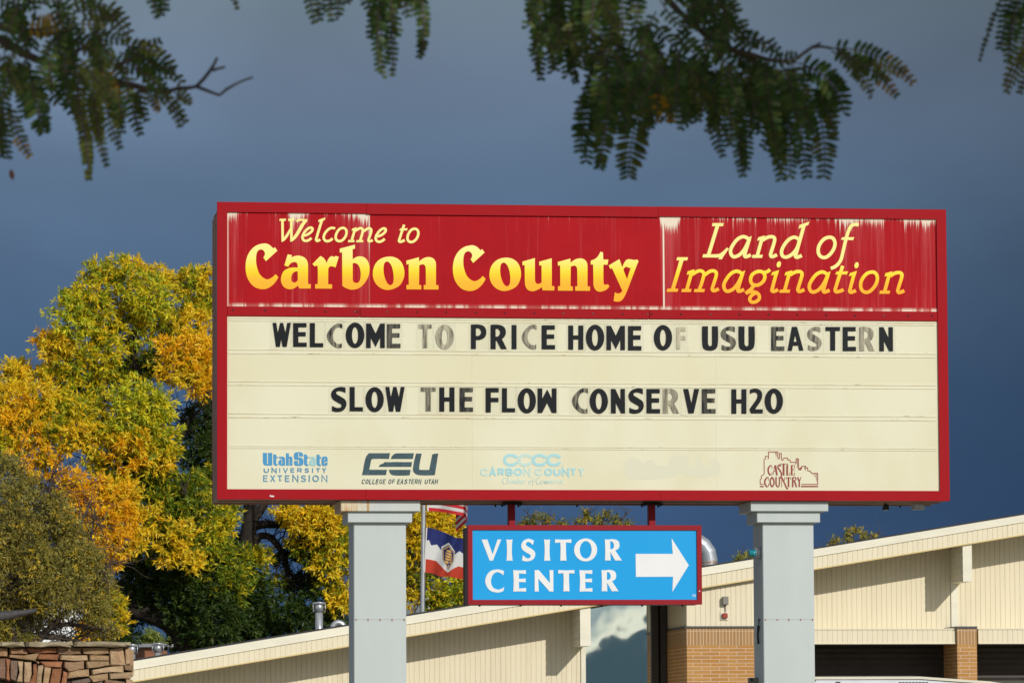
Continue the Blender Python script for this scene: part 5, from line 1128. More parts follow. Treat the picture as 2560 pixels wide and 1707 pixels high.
B_CL = [(545, 1250, 24, 'd', .3), (560, 1400, 50, 'd', -.4), (570, 1320, 44, 'g', -.2), (600, 1370, 44, 'd', -.2), (560, 1450, 50, 'd', -.6), (620, 1430, 50, 'd', -.4), (680, 1410, 50, 'd', -.3), (640, 1340, 26, 'g', .2), (655, 1280, 24, 'd', .4), (690, 1345, 34, 'd', .2), (600, 1275, 24, 'm', -.2), (575, 1285, 26, 'm', -.3), (735, 1395, 46, 'd', -.2), (700, 1460, 40, 'd', -.5), (770, 1420, 40, 'd', -.2), (640, 1470, 36, 'd', -.6),
        (660, 1170, 34, 'y', -.6), (700, 1180, 50, 'y', -.8), (750, 1165, 48, 'y', -.8), (790, 1200, 42, 'm', -.6), (735, 1215, 50, 'y', -.9), (770, 1245, 44, 'm', -.7), (715, 1255, 40, 'g', -.5), (785, 1290, 40, 'm', -.5), (745, 1300, 30, 'y', -.8), (760, 1340, 34, 'm', -.4), (790, 1370, 34, 'y', -.5), (690, 1240, 30, 'm', -.5), (770, 1385, 26, 'y', -.5), (725, 1290, 24, 'd', .3), (720, 1340, 24, 'd', .3),
        (840, 1230, 60, 'm', 0), (880, 1300, 60, 'm', .2), (850, 1390, 50, 'g', 0),
        (960, 1190, 40, 'y', -.5), (1005, 1185, 38, 'y', -.5), (1040, 1215, 30, 'y', -.4), (975, 1225, 40, 'm', -.3), (1020, 1230, 34, 'y', -.4), (945, 1255, 34, 'y', -.3), (930, 1205, 24, 'o', -.3), (985, 1262, 36, 'm', -.1), (1030, 1248, 20, 'y', -.3), (942, 1310, 26, 'm', 0), (955, 1350, 22, 'g', .2), (938, 1370, 24, 'y', 0), (985, 1325, 22, 'm', .2), (1040, 1350, 38, 'l', -.3), (1015, 1378, 34, 'm', -.3), (1060, 1385, 36, 'm', -.3), (1000, 1395, 24, 'g', -.2), (1062, 1345, 22, 'y', -.2)]
# crown behind the big sign, so the trees stay whole from a step to the side
for x in range(540, 1010, 75):
    for y in range(780, 1150, 75): B_CL.append((x+random.randint(-20, 20), y+random.randint(-20, 20), 46, random.choice('mmgy'), random.uniform(.2, 1.4)))
def limb(mb, pts, r0, r1, Y, seg=9, wob=.05, cap=True):
    """limb through picture points (x, y[, depth]) at depth Y"""
    P = [np.array(at(p[0]*1.0884, p[1]*1.0884, Y+(p[2] if len(p) > 2 else 0))) for p in pts]
    c = curve([(i, 0, True) for i in range(len(P))], False, 4); out = []
    for i in range(len(P)-1):
        for u in (0, .33, .67): out.append(P[i]*(1-u)+P[i+1]*u+(RNG.normal(0, wob, 3)*(u > 0)))
    out.append(P[-1]); n = len(out)
    for _ in range(2):
        out = [out[0]] + [(out[i-1]+2*out[i]+out[i+1])/4 for i in range(1, n-1)] + [out[-1]]
    mb.tube(out, [r0+(r1-r0)*i/(n-1) for i in range(n)], seg); return out
def twigs(mb, path, n, ln, r, spread=.8, up=.3):
    for _ in range(n):
        p = path[random.randrange(len(path)//3, len(path))]; d = nrm(RNG.normal(0, spread, 3)+np.array([0, 0, up])); pts = [p]
        for j in range(4): d = nrm(d+RNG.normal(0, .3, 3)); pts.append(pts[-1]+d*ln*random.uniform(.7, 1.3)/4)
        mb.tube(pts, [r*(1-.2*j) for j in range(5)], 4)
YA, YB_ = 71.0, 73.0
ash = thing('ash_tree', 'big ash tree turning gold at the left, dark trunk forking low behind the roof', 'tree', at(452*1.0884, 1885, YA)[:2]+(0,))
mb = MB()
gx = at(452*1.0884, 1700, YA)
paths = []
def ground_trunk(mb, px, py, Y, r0, r1):
    a = np.array(at(px*1.0884, py*1.0884, Y)); mb.tube([(a[0]+.15, Y, 0), (a[0]+.05, Y, a[2]*.5), tuple(a)], [r0*1.25, r0, r1], 14)
ground_trunk(mb, 455, 1480, YA, .52, .40)
paths += [limb(mb, [(448, 1500), (425, 1455), (385, 1420), (335, 1405), (290, 1402), (262, 1408), (235, 1390)], .34, .10, YA, 12)]
paths += [limb(mb, [(455, 1500), (440, 1440), (430, 1370), (410, 1280), (385, 1180), (370, 1060), (340, 950), (318, 860), (300, 760)], .36, .06, YA, 12)]
paths += [limb(mb, [(465, 1500), (470, 1430), (490, 1340), (500, 1220), (490, 1090), (480, 960), (470, 860), (450, 760)], .32, .06, YA+.8, 12)]
paths += [limb(mb, [(415, 1290), (340, 1200), (270, 1110), (190, 1020), (110, 960)], .16, .05, YA)]
paths += [limb(mb, [(385, 1180), (300, 1060), (240, 960), (215, 850), (215, 740)], .15, .04, YA)]
paths += [limb(mb, [(340, 950), (270, 920), (180, 918), (150, 910)], .07, .03, YA), limb(mb, [(370, 1060), (420, 1000), (450, 950)], .09, .03, YA), limb(mb, [(270, 1110), (190, 1150), (120, 1130), (60, 1090)], .08, .03, YA)]
for p in paths: twigs(mb, p, 26, 1.1, .018)
# pale dead twigs beside the sign's edge
for _ in range(9):
    x, y = random.uniform(405, 440), random.uniform(1085, 1130); limb(mb, [(425, 1135, -1.6), ((x+425)/2+random.uniform(-5, 5), (y+1135)/2, -1.6), (x, y, -1.6)], .02, .008, YA, 5, .02)
mb.build('trunk', m_bark, ash, True)
b_, d_, k_, l_ = ash_leaves(A_CL, YA); print('ash A leaves', len(b_)); leaves('crown', b_, d_, l_, l_*.25, k_, m_leaf, ash)
ash2 = thing('ash_tree', 'ash tree with an upright dark trunk, gold leaves around the left post and flagpole', 'tree', at(570*1.0884, 1885, YB_)[:2]+(0,))
mb = MB(); paths = []
ground_trunk(mb, 560, 1420, YB_, .36, .30)
paths += [limb(mb, [(560, 1440), (558, 1330), (566, 1250), (578, 1190), (575, 1120), (590, 1000), (610, 880)], .26, .10, YB_, 12)]
paths += [limb(mb, [(575, 1260), (592, 1235), (612, 1228), (632, 1240), (650, 1270), (660, 1310), (668, 1360)], .10, .05, YB_)]
paths += [limb(mb, [(572, 1215), (600, 1205), (640, 1205), (690, 1210), (740, 1235), (790, 1270)], .12, .05, YB_), limb(mb, [(575, 1200), (600, 1170), (608, 1140), (640, 1060), (700, 950)], .12, .05, YB_),
          limb(mb, [(640, 1205), (720, 1160), (800, 1130), (900, 1150), (980, 1190)], .10, .04, YB_), limb(mb, [(690, 1210), (780, 1240), (880, 1260), (960, 1280), (1010, 1330), (1050, 1370)], .09, .03, YB_), limb(mb, [(800, 1240), (900, 1310), (960, 1370), (1000, 1400)], .07, .03, YB_),
          limb(mb, [(610, 1230), (640, 1255), (690, 1290), (720, 1320)], .05, .02, YB_), limb(mb, [(660, 1310), (690, 1340), (700, 1385)], .05, .02, YB_)]
for p in paths: twigs(mb, p, 34, .9, .014)
mb.build('trunk', m_bark, ash2, True)
b_, d_, k_, l_ = ash_leaves(B_CL, YB_); print('ash B leaves', len(b_)); leaves('crown', b_, d_, l_, l_*.27, k_, m_leaf, ash2)

# fine-leaved olive tree in front at the left
YO = 27.0
ol = thing('mesquite_tree', 'olive green feathery tree with bare brown twigs, rising behind the stone wall', 'tree', at(60, 1885, YO)[:2]+(0,))
mb = MB(); paths = []
ground_trunk(mb, 40, 1560, YO, .14, .11)
for pts in ([(40, 1580), (60, 1440), (110, 1330), (170, 1220), (205, 1160)], [(40, 1580), (90, 1470), (160, 1390), (230, 1320), (262, 1290)], [(40, 1580), (30, 1430), (20, 1290), (30, 1170), (50, 1080)], [(50, 1500), (110, 1440), (180, 1425), (240, 1445)], [(20, 1290), (-40, 1200), (-60, 1100)], [(110, 1330), (100, 1240), (110, 1150), (120, 1090)], [(60, 1440), (0, 1380), (-60, 1340)],
            [(160, 1390), (190, 1320), (200, 1260), (215, 1200)], [(100, 1460), (150, 1470), (190, 1490)]):
    p = limb(mb, pts, .055, .012, YO, 7, .05); paths.append(p); twigs(mb, p, 60, .7, .007, 1.0, .2)
mb.build('trunk', m_twig, ol, True)
B, D, K, L = [], [], [], []
OC = [(20, 1075, 34), (60, 1120, 40), (10, 1150, 60), (80, 1190, 60), (130, 1160, 34), (20, 1240, 75), (100, 1260, 75), (160, 1235, 44), (180, 1290, 50), (40, 1330, 80), (130, 1340, 75), (210, 1330, 46), (240, 1350, 30), (20, 1420, 70), (90, 1390, 50), (180, 1385, 42), (60, 1425, 40), (225, 1395, 36), (20, 1480, 52), (60, 1470, 20), (215, 1440, 24), (-50, 1250, 90), (-60, 1400, 90), (250, 1450, 24), (20, 1540, 50), (215, 1280, 26), (150, 1195, 26)]
k = sc(YO)
for (px, py, r) in OC:
    c = np.array(at(px*1.0884, py*1.0884, YO+RNG.uniform(-.6, .6))); R = r*1.0884*k; nt = int(.105*r*r)+16
    tw = c + sphere_dirs(nt)*(R*1.12*RNG.random(nt)**.5)[:, None]*np.array([1, .9, 1]); ax = nrm(RNG.normal(0, .8, (nt, 3))+np.array([0, 0, -.25])); tone = RNG.random(nt)
    for j in range(9):
        s = (j-4)/4*.07; B.append(tw+ax*s); D.append(nrm(sphere_dirs(nt)+ax*.35)); L.append(RNG.uniform(.042, .075, nt))
        pal = np.array([(.25, .215, .04), (.31, .25, .045), (.17, .165, .035), (.62, .43, .03)]); ix = np.where(tone < .42, 0, np.where(tone < .70, 1, np.where(tone < .93, 2, 3))); K.append(pal[ix]*RNG.uniform(.75, 1.25, (nt, 1)))
B, D, K, L = map(np.concatenate, (B, D, K, L)); print('olive leaves', len(B)); leaves('crown', B, D, L, L*.25, K, m_leaf2, ol)

# thin tree tops beyond the roof
def treetop(label, Y, clumps, stems, typ, name='far_tree', ll=(.10, .17), dens=.05):
    x = at(clumps[0][0]*1.0884, 1885, Y)[0]; t_ = thing(name, label, 'tree', (x, Y, 0)); mb = MB()
    ground = np.array(at(stems[0][0][0]*1.0884, stems[0][0][1]*1.0884, Y)); mb.tube([(ground[0], Y, 0), tuple(ground)], [.16, .07], 8)
    for s in stems: p = limb(mb, s, .045, .012, Y, 6, .03); twigs(mb, p, 8, .6, .010)
    mb.build('trunk', m_twig, t_, True); B, D, K, L = [], [], [], []
    for (px, py, r) in clumps:
        c = np.array(at(px*1.0884, py*1.0884, Y)); R = r*1.0884*sc(Y); nt = int(dens*r*r)+5
        tw = c+sphere_dirs(nt)*(R*RNG.random(nt)**.5)[:, None]; tone = RNG.integers(0, len(typ), nt)
        for j in range(8): B.append(tw+RNG.normal(0, .05, (nt, 3))); D.append(sphere_dirs(nt)+np.array([0, 0, -.2])); L.append(RNG.uniform(*ll, nt)); K.append(np.array(typ)[tone]*RNG.uniform(.8, 1.2, (nt, 1)))
    B, D, K, L = map(np.concatenate, (B, D, K, L)); leaves('crown', B, D, L, L*.3, K, m_leaf, t_); return t_
MX = [(.30, .27, .03), (.20, .20, .03), (.44, .30, .03), (.13, .14, .025)]
treetop('sparse yellowing tree top showing between the two red hangers of the blue sign', 104.0, [(1215, 1195, 16), (1240, 1185, 12), (1260, 1195, 14), (1200, 1200, 10), (1345, 1172, 9), (1350, 1190, 14), (1375, 1195, 17), (1395, 1180, 12), (1415, 1200, 16), (1330, 1200, 12), (1290, 1202, 8), (1440, 1202, 10), (1230, 1230, 30), (1380, 1230, 40), (1300, 1250, 50)],
        [[(1320, 1330), (1335, 1240), (1350, 1185), (1362, 1158)], [(1320, 1330), (1360, 1240), (1385, 1190), (1400, 1168)], [(1320, 1330), (1250, 1250), (1225, 1190), (1205, 1172)], [(1320, 1330), (1260, 1240), (1250, 1200), (1262, 1180)], [(1360, 1240), (1420, 1200), (1450, 1170)]], MX)
treetop('little sprig of yellow leaves above the sloping fascia right of the right post', 100.0, [(1948, 1222, 8), (1962, 1217, 7), (1978, 1222, 7), (1988, 1230, 6), (1918, 1240, 7), (1912, 1248, 5), (1945, 1240, 6), (1958, 1246, 6), (2012, 1230, 3), (1930, 1262, 8)],
        [[(1930, 1330), (1942, 1260), (1955, 1235), (1962, 1222)], [(1930, 1330), (1925, 1260), (1918, 1240)], [(1942, 1260), (1975, 1240), (2000, 1230), (2030, 1224)]], [(.40, .32, .05), (.30, .28, .05), (.20, .20, .04)], 'far_sapling')
treetop('low yellow green leaf tips just left of the teal light above the roof edge', 101.0, [(1708, 1278, 8), (1722, 1275, 7), (1695, 1282, 6), (1735, 1282, 6), (1715, 1300, 12)], [[(1710, 1350), (1712, 1300), (1716, 1282)], [(1710, 1350), (1700, 1290), (1696, 1280)]], [(.36, .34, .04), (.26, .28, .04)], 'far_sapling')
treetop('light green tree glimpsed low under the dark ash limb', 110.0, [(345, 1462, 20), (365, 1470, 16), (330, 1475, 16), (350, 1490, 20), (395, 1475, 14)], [[(350, 1560), (350, 1490), (352, 1465)]], [(.22, .27, .05), (.30, .33, .07), (.14, .19, .03)], 'far_tree', dens=.12)

# ------------------------------------------------------------------ overhanging locust branches, out of focus
ZF = 6.2; YL = CAM[1]+ZF
kf = ZF/FPX
lo = thing('locust_tree', 'honey locust tree overhead, dark feathery branches hanging into the top of the picture', 'tree', (CAM[0]+4.2, CAM[1]+2.5, 0))
mb = MB()
def twig(pts, r0, r1, dz=0.0):
    P = [np.array(at(p[0], p[1], YL+dz)) for p in pts]; out = []
    for i in range(len(P)-1):
        for u in (0, .5): out.append(P[i]*(1-u)+P[i+1]*u+RNG.normal(0, .0012, 3))
    out.append(P[-1]); n = len(out); mb.tube(out, [(r0+(r1-r0)*i/(n-1))*RNG.uniform(.9, 1.2) for i in range(n)], 7)
twig([(-420, -260), (-200, -60), (-60, 60), (40, 125), (150, 175), (260, 205), (380, 224), (450, 228), (490, 217)], .0075, .0022)
twig([(490, 217), (528, 178), (543, 145)], .0026, .0018); twig([(528, 178), (563, 168)], .002, .0016); twig([(490, 217), (552, 237), (590, 208), (632, 194)], .0024, .0014)
twig([(-60, 60), (80, 85), (150, 86), (190, 46)], .006, .002); twig([(150, 175), (200, 130), (300, 60)], .003, .0015); twig([(260, 205), (300, 160), (380, 130)], .003, .0015)
twig([(620, -300), (760, -120), (900, -30), (1000, 0), (1050, 5)], .008, .002, .1); twig([(300, -300), (420, -100), (560, -40)], .006, .002, .1)
twig([(1480, -420), (1580, -180), (1640, -40), (1699, 36), (1765, 88), (1840, 132), (1920, 148), (1977, 153), (2034, 118), (2080, 122)], .0062, .0016)
twig([(1580, -180), (1480, -60), (1440, 60), (1500, 100), (1570, 122), (1632, 150)], .006, .002); twig([(1440, 60), (1400, 90), (1370, 130)], .004, .002); twig([(2036, 117), (2052, 108)], .002, .0012)
twig([(2720, -300), (2640, -60), (2560, 20), (2530, 60)], .007, .002, -.1)
# canopy limbs out of the picture, joining the twigs to the trunk
def W(*p): return np.array(p, float)
tb0 = W(CAM[0]+4.2, CAM[1]+2.5, 0)
bigl = [[tb0, tb0+W(-.05, 0, 1.4), tb0+W(-.1, .1, 2.6), tb0+W(-.5, .4, 3.6), tb0+W(-1.4, 1.0, 4.3), tb0+W(-2.6, 2.0, 4.2), tb0+W(-3.4, 3.0, 3.6), np.array(at(1480, -420, YL))],
        [tb0+W(-.5, .4, 3.6), tb0+W(-2.2, .6, 4.6), tb0+W(-4.0, 1.4, 4.6), tb0+W(-5.0, 2.6, 3.9), np.array(at(-420, -260, YL))], [tb0+W(-2.6, 2.0, 4.2), tb0+W(-3.9, 2.8, 3.6), np.array(at(620, -300, YL+.1))], [tb0+W(-4.0, 1.4, 4.6), tb0+W(-4.4, 2.6, 3.7), np.array(at(300, -300, YL+.1))], [tb0+W(-1.4, 1.0, 4.3), tb0+W(-2.4, 2.6, 3.6), np.array(at(2720, -300, YL-.1))],
        [tb0+W(-.1, .1, 2.6), tb0+W(.6, -.6, 4.0), tb0+W(.9, -1.4, 5.6)], [tb0+W(-2.2, .6, 4.6), tb0+W(-3.2, -.4, 5.2), tb0+W(-4.6, -.6, 5.4)]]
for P, (r0, r1) in zip(bigl, ((.17, .012), (.07, .011), (.03, .009), (.03, .007), (.03, .008), (.09, .03), (.05, .02))):
    n = len(P); out = []
    for i in range(n-1):
        for u in (0, .5): out.append(P[i]*(1-u)+P[i+1]*u)
    out.append(P[-1]); m = len(out)
    out = [out[0]]+[(out[i-1]+2*out[i]+out[i+1])/4 for i in range(1, m-1)]+[out[-1]]
    mb.tube(out, [r0+(r1-r0)*i/(m-1) for i in range(m)], 12)
FB, FD, FS, FL, FW, FK = [], [], [], [], [], []
GREEN = [(.040, .088, .016), (.055, .105, .020), (.030, .072, .016), (.085, .125, .030)]
OLIVE = [(.10, .125, .025), (.085, .11, .025), (.12, .13, .025)]
YEL = [(.36, .22, .02), (.30, .20, .02), (.40, .20, .012)]
def pinna(x0, y0, x1, y1, half=26, bend=0.0, tone='g', dz=None, edge=1.0, tip=None, step=None):
    """one feather leaf: a thin stalk with opposite oval leaflets; half = leaflet length in picture pixels"""
    dz = RNG.uniform(-.28, .28) if dz is None else dz
    kk = (ZF+dz)/ZF
    L = math.hypot(x1-x0, y1-y0); n = max(5, int(L/(step or 13)))
    d0 = np.array([x1-x0, y1-y0])/L; nr = np.array([-d0[1], d0[0]])
    tilt = RNG.uniform(-.35, .35)
    prev = None; stalk = []
    for i in range(n+1):
        u = i/n; p2 = np.array([x0, y0])+d0*L*u+nr*bend*L*4*u*(1-u)
        tg = d0+nr*bend*4*(1-2*u); tg = tg/np.linalg.norm(tg); sd = np.array([-tg[1], tg[0]])
        P = np.array(at(p2[0], p2[1], YL+dz+tilt*.06*(u-.5))); stalk.append(P)
        if i == 0: continue
        tw = lambda v: RT*v[0]-UP*v[1]
        s = half*(.62+.38*math.sin(math.pi*min(1, .18+.82*u)))*(1.0 if u < .85 else .8)
        for sg in (-1, 1):
            if RNG.random() < .06: continue
            dv = sd*sg*edge+tg*RNG.uniform(.25, .55); wv = tw(dv)+_f*RNG.uniform(-.35, .35)*(1.6-edge)
            FB.append(P); FD.append(wv); FL.append(s*kf*kk*RNG.uniform(.9, 1.1)); FW.append(min(12.0, max(9.5, s*.40))*kf*kk)
            FS.append(tw(np.array([-dv[1], dv[0]]))+_f*RNG.uniform(-.5, .5))
            t_ = tone
            if tip and u > .55 and RNG.random() < .75: t_ = tip
            pal = GREEN if t_ == 'g' else OLIVE if t_ == 'o' else YEL
            if t_ == 'g' and RNG.random() < .05: pal = OLIVE
            FK.append(np.array(pal[RNG.integers(0, len(pal))])*RNG.uniform(.8, 1.2))
    mb.tube(stalk, [.0011]*len(stalk), 5)
for a in ((100, 12, 188, 30, 24, -.2), (-20, -10, 110, 5, 24, .1), (-20, 60, 60, 20, 24), (190, 32, 318, 98, 26, -.22, 'o'), (190, 60, 290, 38, 24, .1, 'o'), (230, 70, 318, 100, 22, .1), (300, 112, 452, 205, 30, -.12, 'o'), (320, 130, 440, 190, 26, .08), (345, 110, 400, 128, 22, .1, 'o'),
          (8, 160, 20, 392, 26, .02), (-15, 210, 2, 390, 24, 0, 'g'), (25, 265, 72, 388, 24, .05, 'o', None, 1, 'y'), (70, 165, 108, 330, 40, .03, 'g'), (45, 150, 60, 290, 32, -.05), (110, 190, 150, 262, 24, .05), (185, 235, 222, 445, 22, -.04, 'o'), (200, 180, 205, 330, 24, .05, 'o'), (235, 220, 266, 412, 20, .03, 'o'), (255, 215, 300, 368, 22, .04, 'o'), (275, 200, 305, 330, 24, .02), (320, 225, 350, 334, 24, .03), (345, 228, 365, 300, 22, .05, 'o'),
          (375, 230, 396, 275, 16, .05, 'o', None, 1, 'y'), (400, 228, 450, 314, 20, -.08, 'o'), (435, 232, 474, 258, 18, -.1, 'o'), (0, 20, 80, 110, 26), (30, -10, 60, 90, 28), (90, 60, 180, 150, 28), (150, 80, 250, 130, 26, .05), (200, 110, 300, 170, 26, 0, 'o'), (240, 120, 290, 230, 26, .05, 'o', None, 1, 'y'), (160, 130, 170, 260, 28), (280, 150, 380, 180, 26), (120, 110, 130, 220, 28), (300, 165, 330, 250, 24, .05, 'o', None, 1, 'y'), (60, 40, 10, 120, 26), (200, 160, 270, 260, 26, 0, 'o'), (340, 170, 420, 235, 24), (150, 180, 185, 290, 26, .04), (220, 240, 250, 350, 22, -.03, 'o'), (290, 230, 310, 300, 22, 0, 'g'),
          (180, -40, 235, 40, 22), (222, -70, 232, 22, 16, .02, 'g'), (372, -70, 386, 30, 22), (398, -70, 404, 36, 22), (385, -60, 392, 42, 18), (575, -70, 592, 20, 14, .03, 'o'), (60, 70, 150, 60, 26, .1, 'y'),
          # middle hanging leaves
          (760, -60, 786, 54, 22), (790, -60, 800, 48, 22), (820, -60, 828, 50, 22), (845, -60, 846, 46, 22), (775, -50, 850, -6, 24), (870, -50, 868, 6, 22), (905, -50, 925, 30, 22), (955, -70, 957, 192, 24, .015), (975, -40, 981, 186, 20, -.01), (940, 10, 925, 92, 20), (985, 0, 995, 88, 22, .04), (1000, -40, 1020, 40, 22), (1030, -40, 1054, 60, 20), (1054, -10, 1048, 142, 20, -.05), (930, -40, 1040, 10, 26), (880, -50, 960, 10, 26), (905, -30, 990, 20, 26, .05), (965, 20, 940, 70, 22),
          # right bough
          (1345, -60, 1345, 130, 26, .03), (1360, -40, 1352, 196, 26, .02), (1385, -30, 1380, 180, 28, -.02), (1330, -50, 1330, 60, 24), (1410, -30, 1405, 150, 28), (1430, 0, 1440, 205, 22, .04), (1460, -40, 1455, 130, 30), (1490, -40, 1480, 150, 30, .03), (1520, -40, 1530, 110, 30), (1550, -50, 1560, 100, 30), (1580, -40, 1590, 70, 28), (1500, 120, 1470, 190, 26),
          (1492, 160, 1443, 282, 9, .04, 'g', 0, .35), (1510, 150, 1500, 330, 30, .04), (1500, 190, 1465, 402, 40, .03, 'g', .1), (1525, 200, 1498, 418, 34, -.02, 'g'), (1560, 150, 1520, 300, 34), (1620, 215, 1572, 440, 50, .05, 'g', .15, 1.0, 'o', 12), (1600, 170, 1560, 330, 38), (1640, 190, 1610, 330, 34, .04), (1660, 150, 1640, 300, 30, 0, 'o', None, 1, 'y'), (1690, 170, 1678, 300, 28, .03, 'o', None, 1, 'y'), (1700, 130, 1705, 302, 30), (1730, 150, 1722, 305, 30), (1760, 160, 1745, 300, 30, .03), (1790, 170, 1782, 320, 30), (1780, 260, 1806, 388, 24, .03), (1815, 170, 1830, 350, 30), (1840, 200, 1856, 438, 26, .01), (1872, 180, 1868, 420, 26, .02), (1890, 160, 1900, 330, 30), (1910, 160, 1935, 350, 32), (1945, 180, 1952, 446, 34, .03), (1965, 210, 1975, 440, 36, -.02), (1925, 260, 1940, 400, 26, 0, 'g', None, 1, 'o'), (1995, 158, 2110, 285, 40, -.16, 'g', .05), (1990, 180, 2060, 440, 44, -.10, 'g', .1, 1, 'o'), (2010, 220, 2018, 440, 34, .04), (1980, 160, 2030, 330, 36), (2040, 230, 2085, 330, 30, -.05, 'g', None, 1, 'o'), (1965, 170, 1995, 300, 34),
          (1600, 60, 1640, 160, 28), (1640, 60, 1700, 130, 28, .05), (1620, 110, 1720, 170, 28), (1690, 90, 1770, 170, 28), (1760, 100, 1840, 180, 30), (1830, 130, 1930, 190, 30, .05), (1720, 40, 1800, 60, 26, .05), (1745, -30, 1820, 40, 28, -.1), (1770, -20, 1860, 80, 28, -.12), (1730, -20, 1790, 90, 28), (1800, 40, 1880, 120, 28, -.1), (1840, 90, 1930, 132, 26, -.1), (1560, 110, 1650, 130, 28), (1650, 0, 1690, 60, 24), (1690, -30, 1745, 30, 24), (1920, 145, 1990, 140, 26, .12), (1600, 130, 1680, 200, 30), (1700, 160, 1780, 220, 30), (1800, 160, 1870, 240, 30), (1880, 150, 1960, 220, 32), (1560, 140, 1600, 240, 32), (1640, 30, 1600, 110, 24),
          (2078, 122, 2280, 205, 30, -.12, 'g', 0, 1, 'y'), (2100, 128, 2180, 240, 24, -.06, 'o'), (2140, 150, 2240, 238, 26, -.05, 'o', .02, 1, 'y'), (2090, 122, 2150, 205, 22, -.05, 'g'), (2170, 160, 2262, 180, 22, -.05, 'o'), (2120, 140, 2215, 200, 24, 0, 'g'),
          (2522, -40, 2450, 150, 12, .03, 'g', -.1, .45), (2540, -40, 2500, 120, 26, .02, 'g', -.1), (2560, -20, 2520, 150, 28, .03, 'g', -.12), (2590, -20, 2550, 160, 28, .03, 'g', -.1), (2575, 120, 2518, 228, 22, .04, 'o', -.1), (2600, 110, 2550, 230, 22, .03, 'o', -.1), (2590, 0, 2570, 110, 24, 0, 'o', -.1)):
    pinna(*a)
    if a[4] > 15 and RNG.random() < .5:
        j = [float(v) for v in RNG.uniform(-20, 20, 4)]; b2 = list(a); b2[0] += j[0]; b2[1] += j[1]-8; b2[2] += j[2]*.8; b2[3] += -abs(j[3])*1.2-6; pinna(*b2)
# extra sprays filling the thick parts
def fill(poly, n, half, tones):
    P = np.array(poly, float); lo_, hi_ = P.min(0), P.max(0)
    def inside(q):
        r = False
        for i in range(len(P)):
            (ax, ay), (bx, by) = P[i], P[(i+1) % len(P)]
            if (ay > q[1]) != (by > q[1]) and q[0] < (bx-ax)*(q[1]-ay)/(by-ay)+ax: r = not r
        return r
    c = 0
    while c < n:
        q = RNG.uniform(lo_, hi_)
        if not inside(q): continue
        c += 1; an = RNG.uniform(.9, 2.2); L = RNG.uniform(70, 125)
        pinna(q[0], q[1], q[0]+L*math.cos(an), q[1]+L*math.sin(an), half, RNG.uniform(-.1, .1), tones[RNG.integers(0, len(tones))], None, RNG.uniform(.5, 1.0))
fill([(-10, -40), (120, -30), (300, 110), (390, 190), (330, 230), (230, 230), (130, 180), (40, 160), (-10, 160)], 34, 24, 'gggoo')
fill([(1340, -60), (1620, -60), (1600, 60), (1520, 140), (1400, 110), (1350, 80)], 26, 27, 'ggggo')
fill([(1500, 120), (1640, 120), (1760, 150), (1960, 170), (2020, 220), (1960, 270), (1800, 220), (1640, 210), (1520, 210)], 44, 28, 'ggggo')
fill([(1740, -60), (1800, -20), (1860, 60), (1820, 80), (1760, 20)], 16, 24, 'g')
mb.build('branches', m_twig, lo, True)
FB, FD, FS, FL, FW, FK = map(np.array, (FB, FD, FS, FL, FW, FK)); print('locust leaflets', len(FB))
def ovals(name, base, d, side, L, Wd, col, m, parent):
    n = len(base); d = nrm(d); s = nrm(side - d*(side*d).sum(1, keepdims=True)); L = L[:, None]; Wd = Wd[:, None]
    prof = [(0, .0), (.18, .40), (.5, .5), (.82, .36), (1.0, 0), (.82, -.36), (.5, -.5), (.18, -.40)]
    P = np.stack([base+d*L*u+s*Wd*v for u, v in prof], 1).astype('f'); me = bpy.data.meshes.new(name)
    me.vertices.add(n*8); me.vertices.foreach_set('co', P.ravel()); me.loops.add(n*8); me.loops.foreach_set('vertex_index', np.arange(n*8, dtype=np.int32))
    me.polygons.add(n); me.polygons.foreach_set('loop_start', np.arange(0, n*8, 8, dtype=np.int32)); me.polygons.foreach_set('loop_total', np.full(n, 8, np.int32)); me.update(calc_edges=True); me.materials.append(m)
    a = me.attributes.new('tint', 'FLOAT_COLOR', 'FACE'); cc = np.ones((n, 4), 'f'); cc[:, :3] = col; a.data.foreach_set('color', cc.ravel()); return link(name, me, parent)
ovals('foliage', FB, FD, FS, FL, FW, FK, m_leaf3, lo)
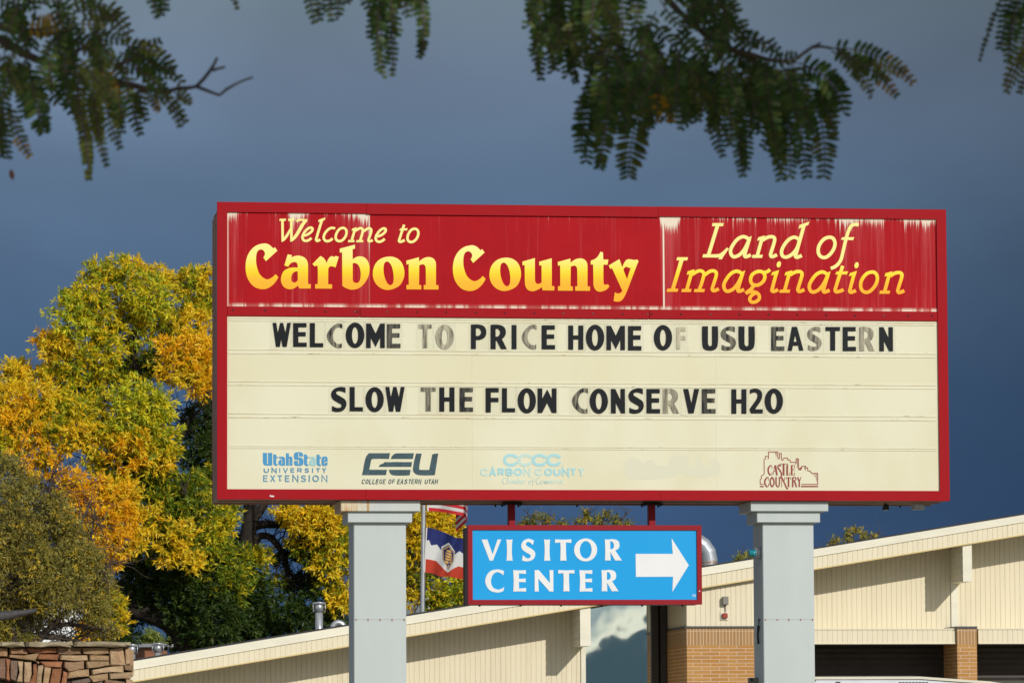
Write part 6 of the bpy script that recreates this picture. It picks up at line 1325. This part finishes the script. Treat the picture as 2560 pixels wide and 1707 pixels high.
# the rest of the crown, overhead and towards the sun: what keeps the hanging leaves in shade
B, D, K, L = [], [], [], []
ztop = lambda y: 1.65+(y-CAM[1])*.168
cnt = 0
while cnt < 330:
    c = np.array([RNG.uniform(-8.2, -.2), CAM[1]+RNG.uniform(-2.0, 8.6), RNG.uniform(2.4, 7.0)])
    dxs, dys = c[0]-CAM[0]-1.0, c[1]-CAM[1]-3.4
    if (dxs/4.6)**2+(dys/5.4)**2+((c[2]-4.6)/2.6)**2 > 1: continue
    if c[2] < max(2.55, ztop(c[1])+.62): continue
    cnt += 1; nt = 30; tw = c+RNG.normal(0, .24, (nt, 3)); tw[:, 2] = np.maximum(tw[:, 2], ztop(tw[:, 1])+.22)
    for j in range(7): B.append(tw+RNG.normal(0, .05, (nt, 3))*np.array([1, 1, .5])); D.append(sphere_dirs(nt)*np.array([1, 1, .4])+np.array([0, 0, -.12])); L.append(RNG.uniform(.06, .11, nt)); K.append(np.array(GREEN)[RNG.integers(0, 4, nt)]*1.4)
B, D, K, L = map(np.concatenate, (B, D, K, L)); leaves('crown', B, D, L, L*.5, K, m_leaf3, lo)
# a dead leaf on a spider thread
p0, p1, p2 = np.array(at(14, 396, YL)), np.array(at(27, 424, YL)), np.array(at(32, 450, YL))
mb = MB(); mb.tube([p1, p1*.65+p2*.35, p1*.3+p2*.7, p2], [.0012, .0034, .003, .0008], 8); dl = mb.build('dry_leaf', mat('dead_leaf', (.20, .085, .05), .8), lo, True); dl['label'] = 'dead brown leaf dangling on a thread'

# ------------------------------------------------------------------ ground
def ground_fn(t, tc, c, b):
    n = t.noise(tc.outputs['Object'], .25, 6, .6); n2 = t.noise(tc.outputs['Object'], 6, 5, .6)
    c = t.mix(t.map(n, .45, .55), (.36, .33, .28, 1), (.24, .22, .12, 1)); return t.mix(t.map(n2, .4, .7, 0, .4), c, (.40, .35, .27, 1))
m_gr = mat('ground_mix', (.2, .2, .15), .95, .1, fn=ground_fn)
mb = MB(); mb.quad([(-1500, -900, 0), (1500, -900, 0), (1500, 2600, 0), (-1500, 2600, 0)]); g = mb.build('ground', m_gr); g['kind'] = 'structure'
mb = MB(); mb.quad([(-60, BF-24, .004), (80, BF-24, .004), (80, BF-1.5, .004), (-60, BF-1.5, .004)]); g = mb.build('driveway', mat('concrete', (.46, .42, .35), .9, .2, .2, 3)); g['kind'] = 'structure'
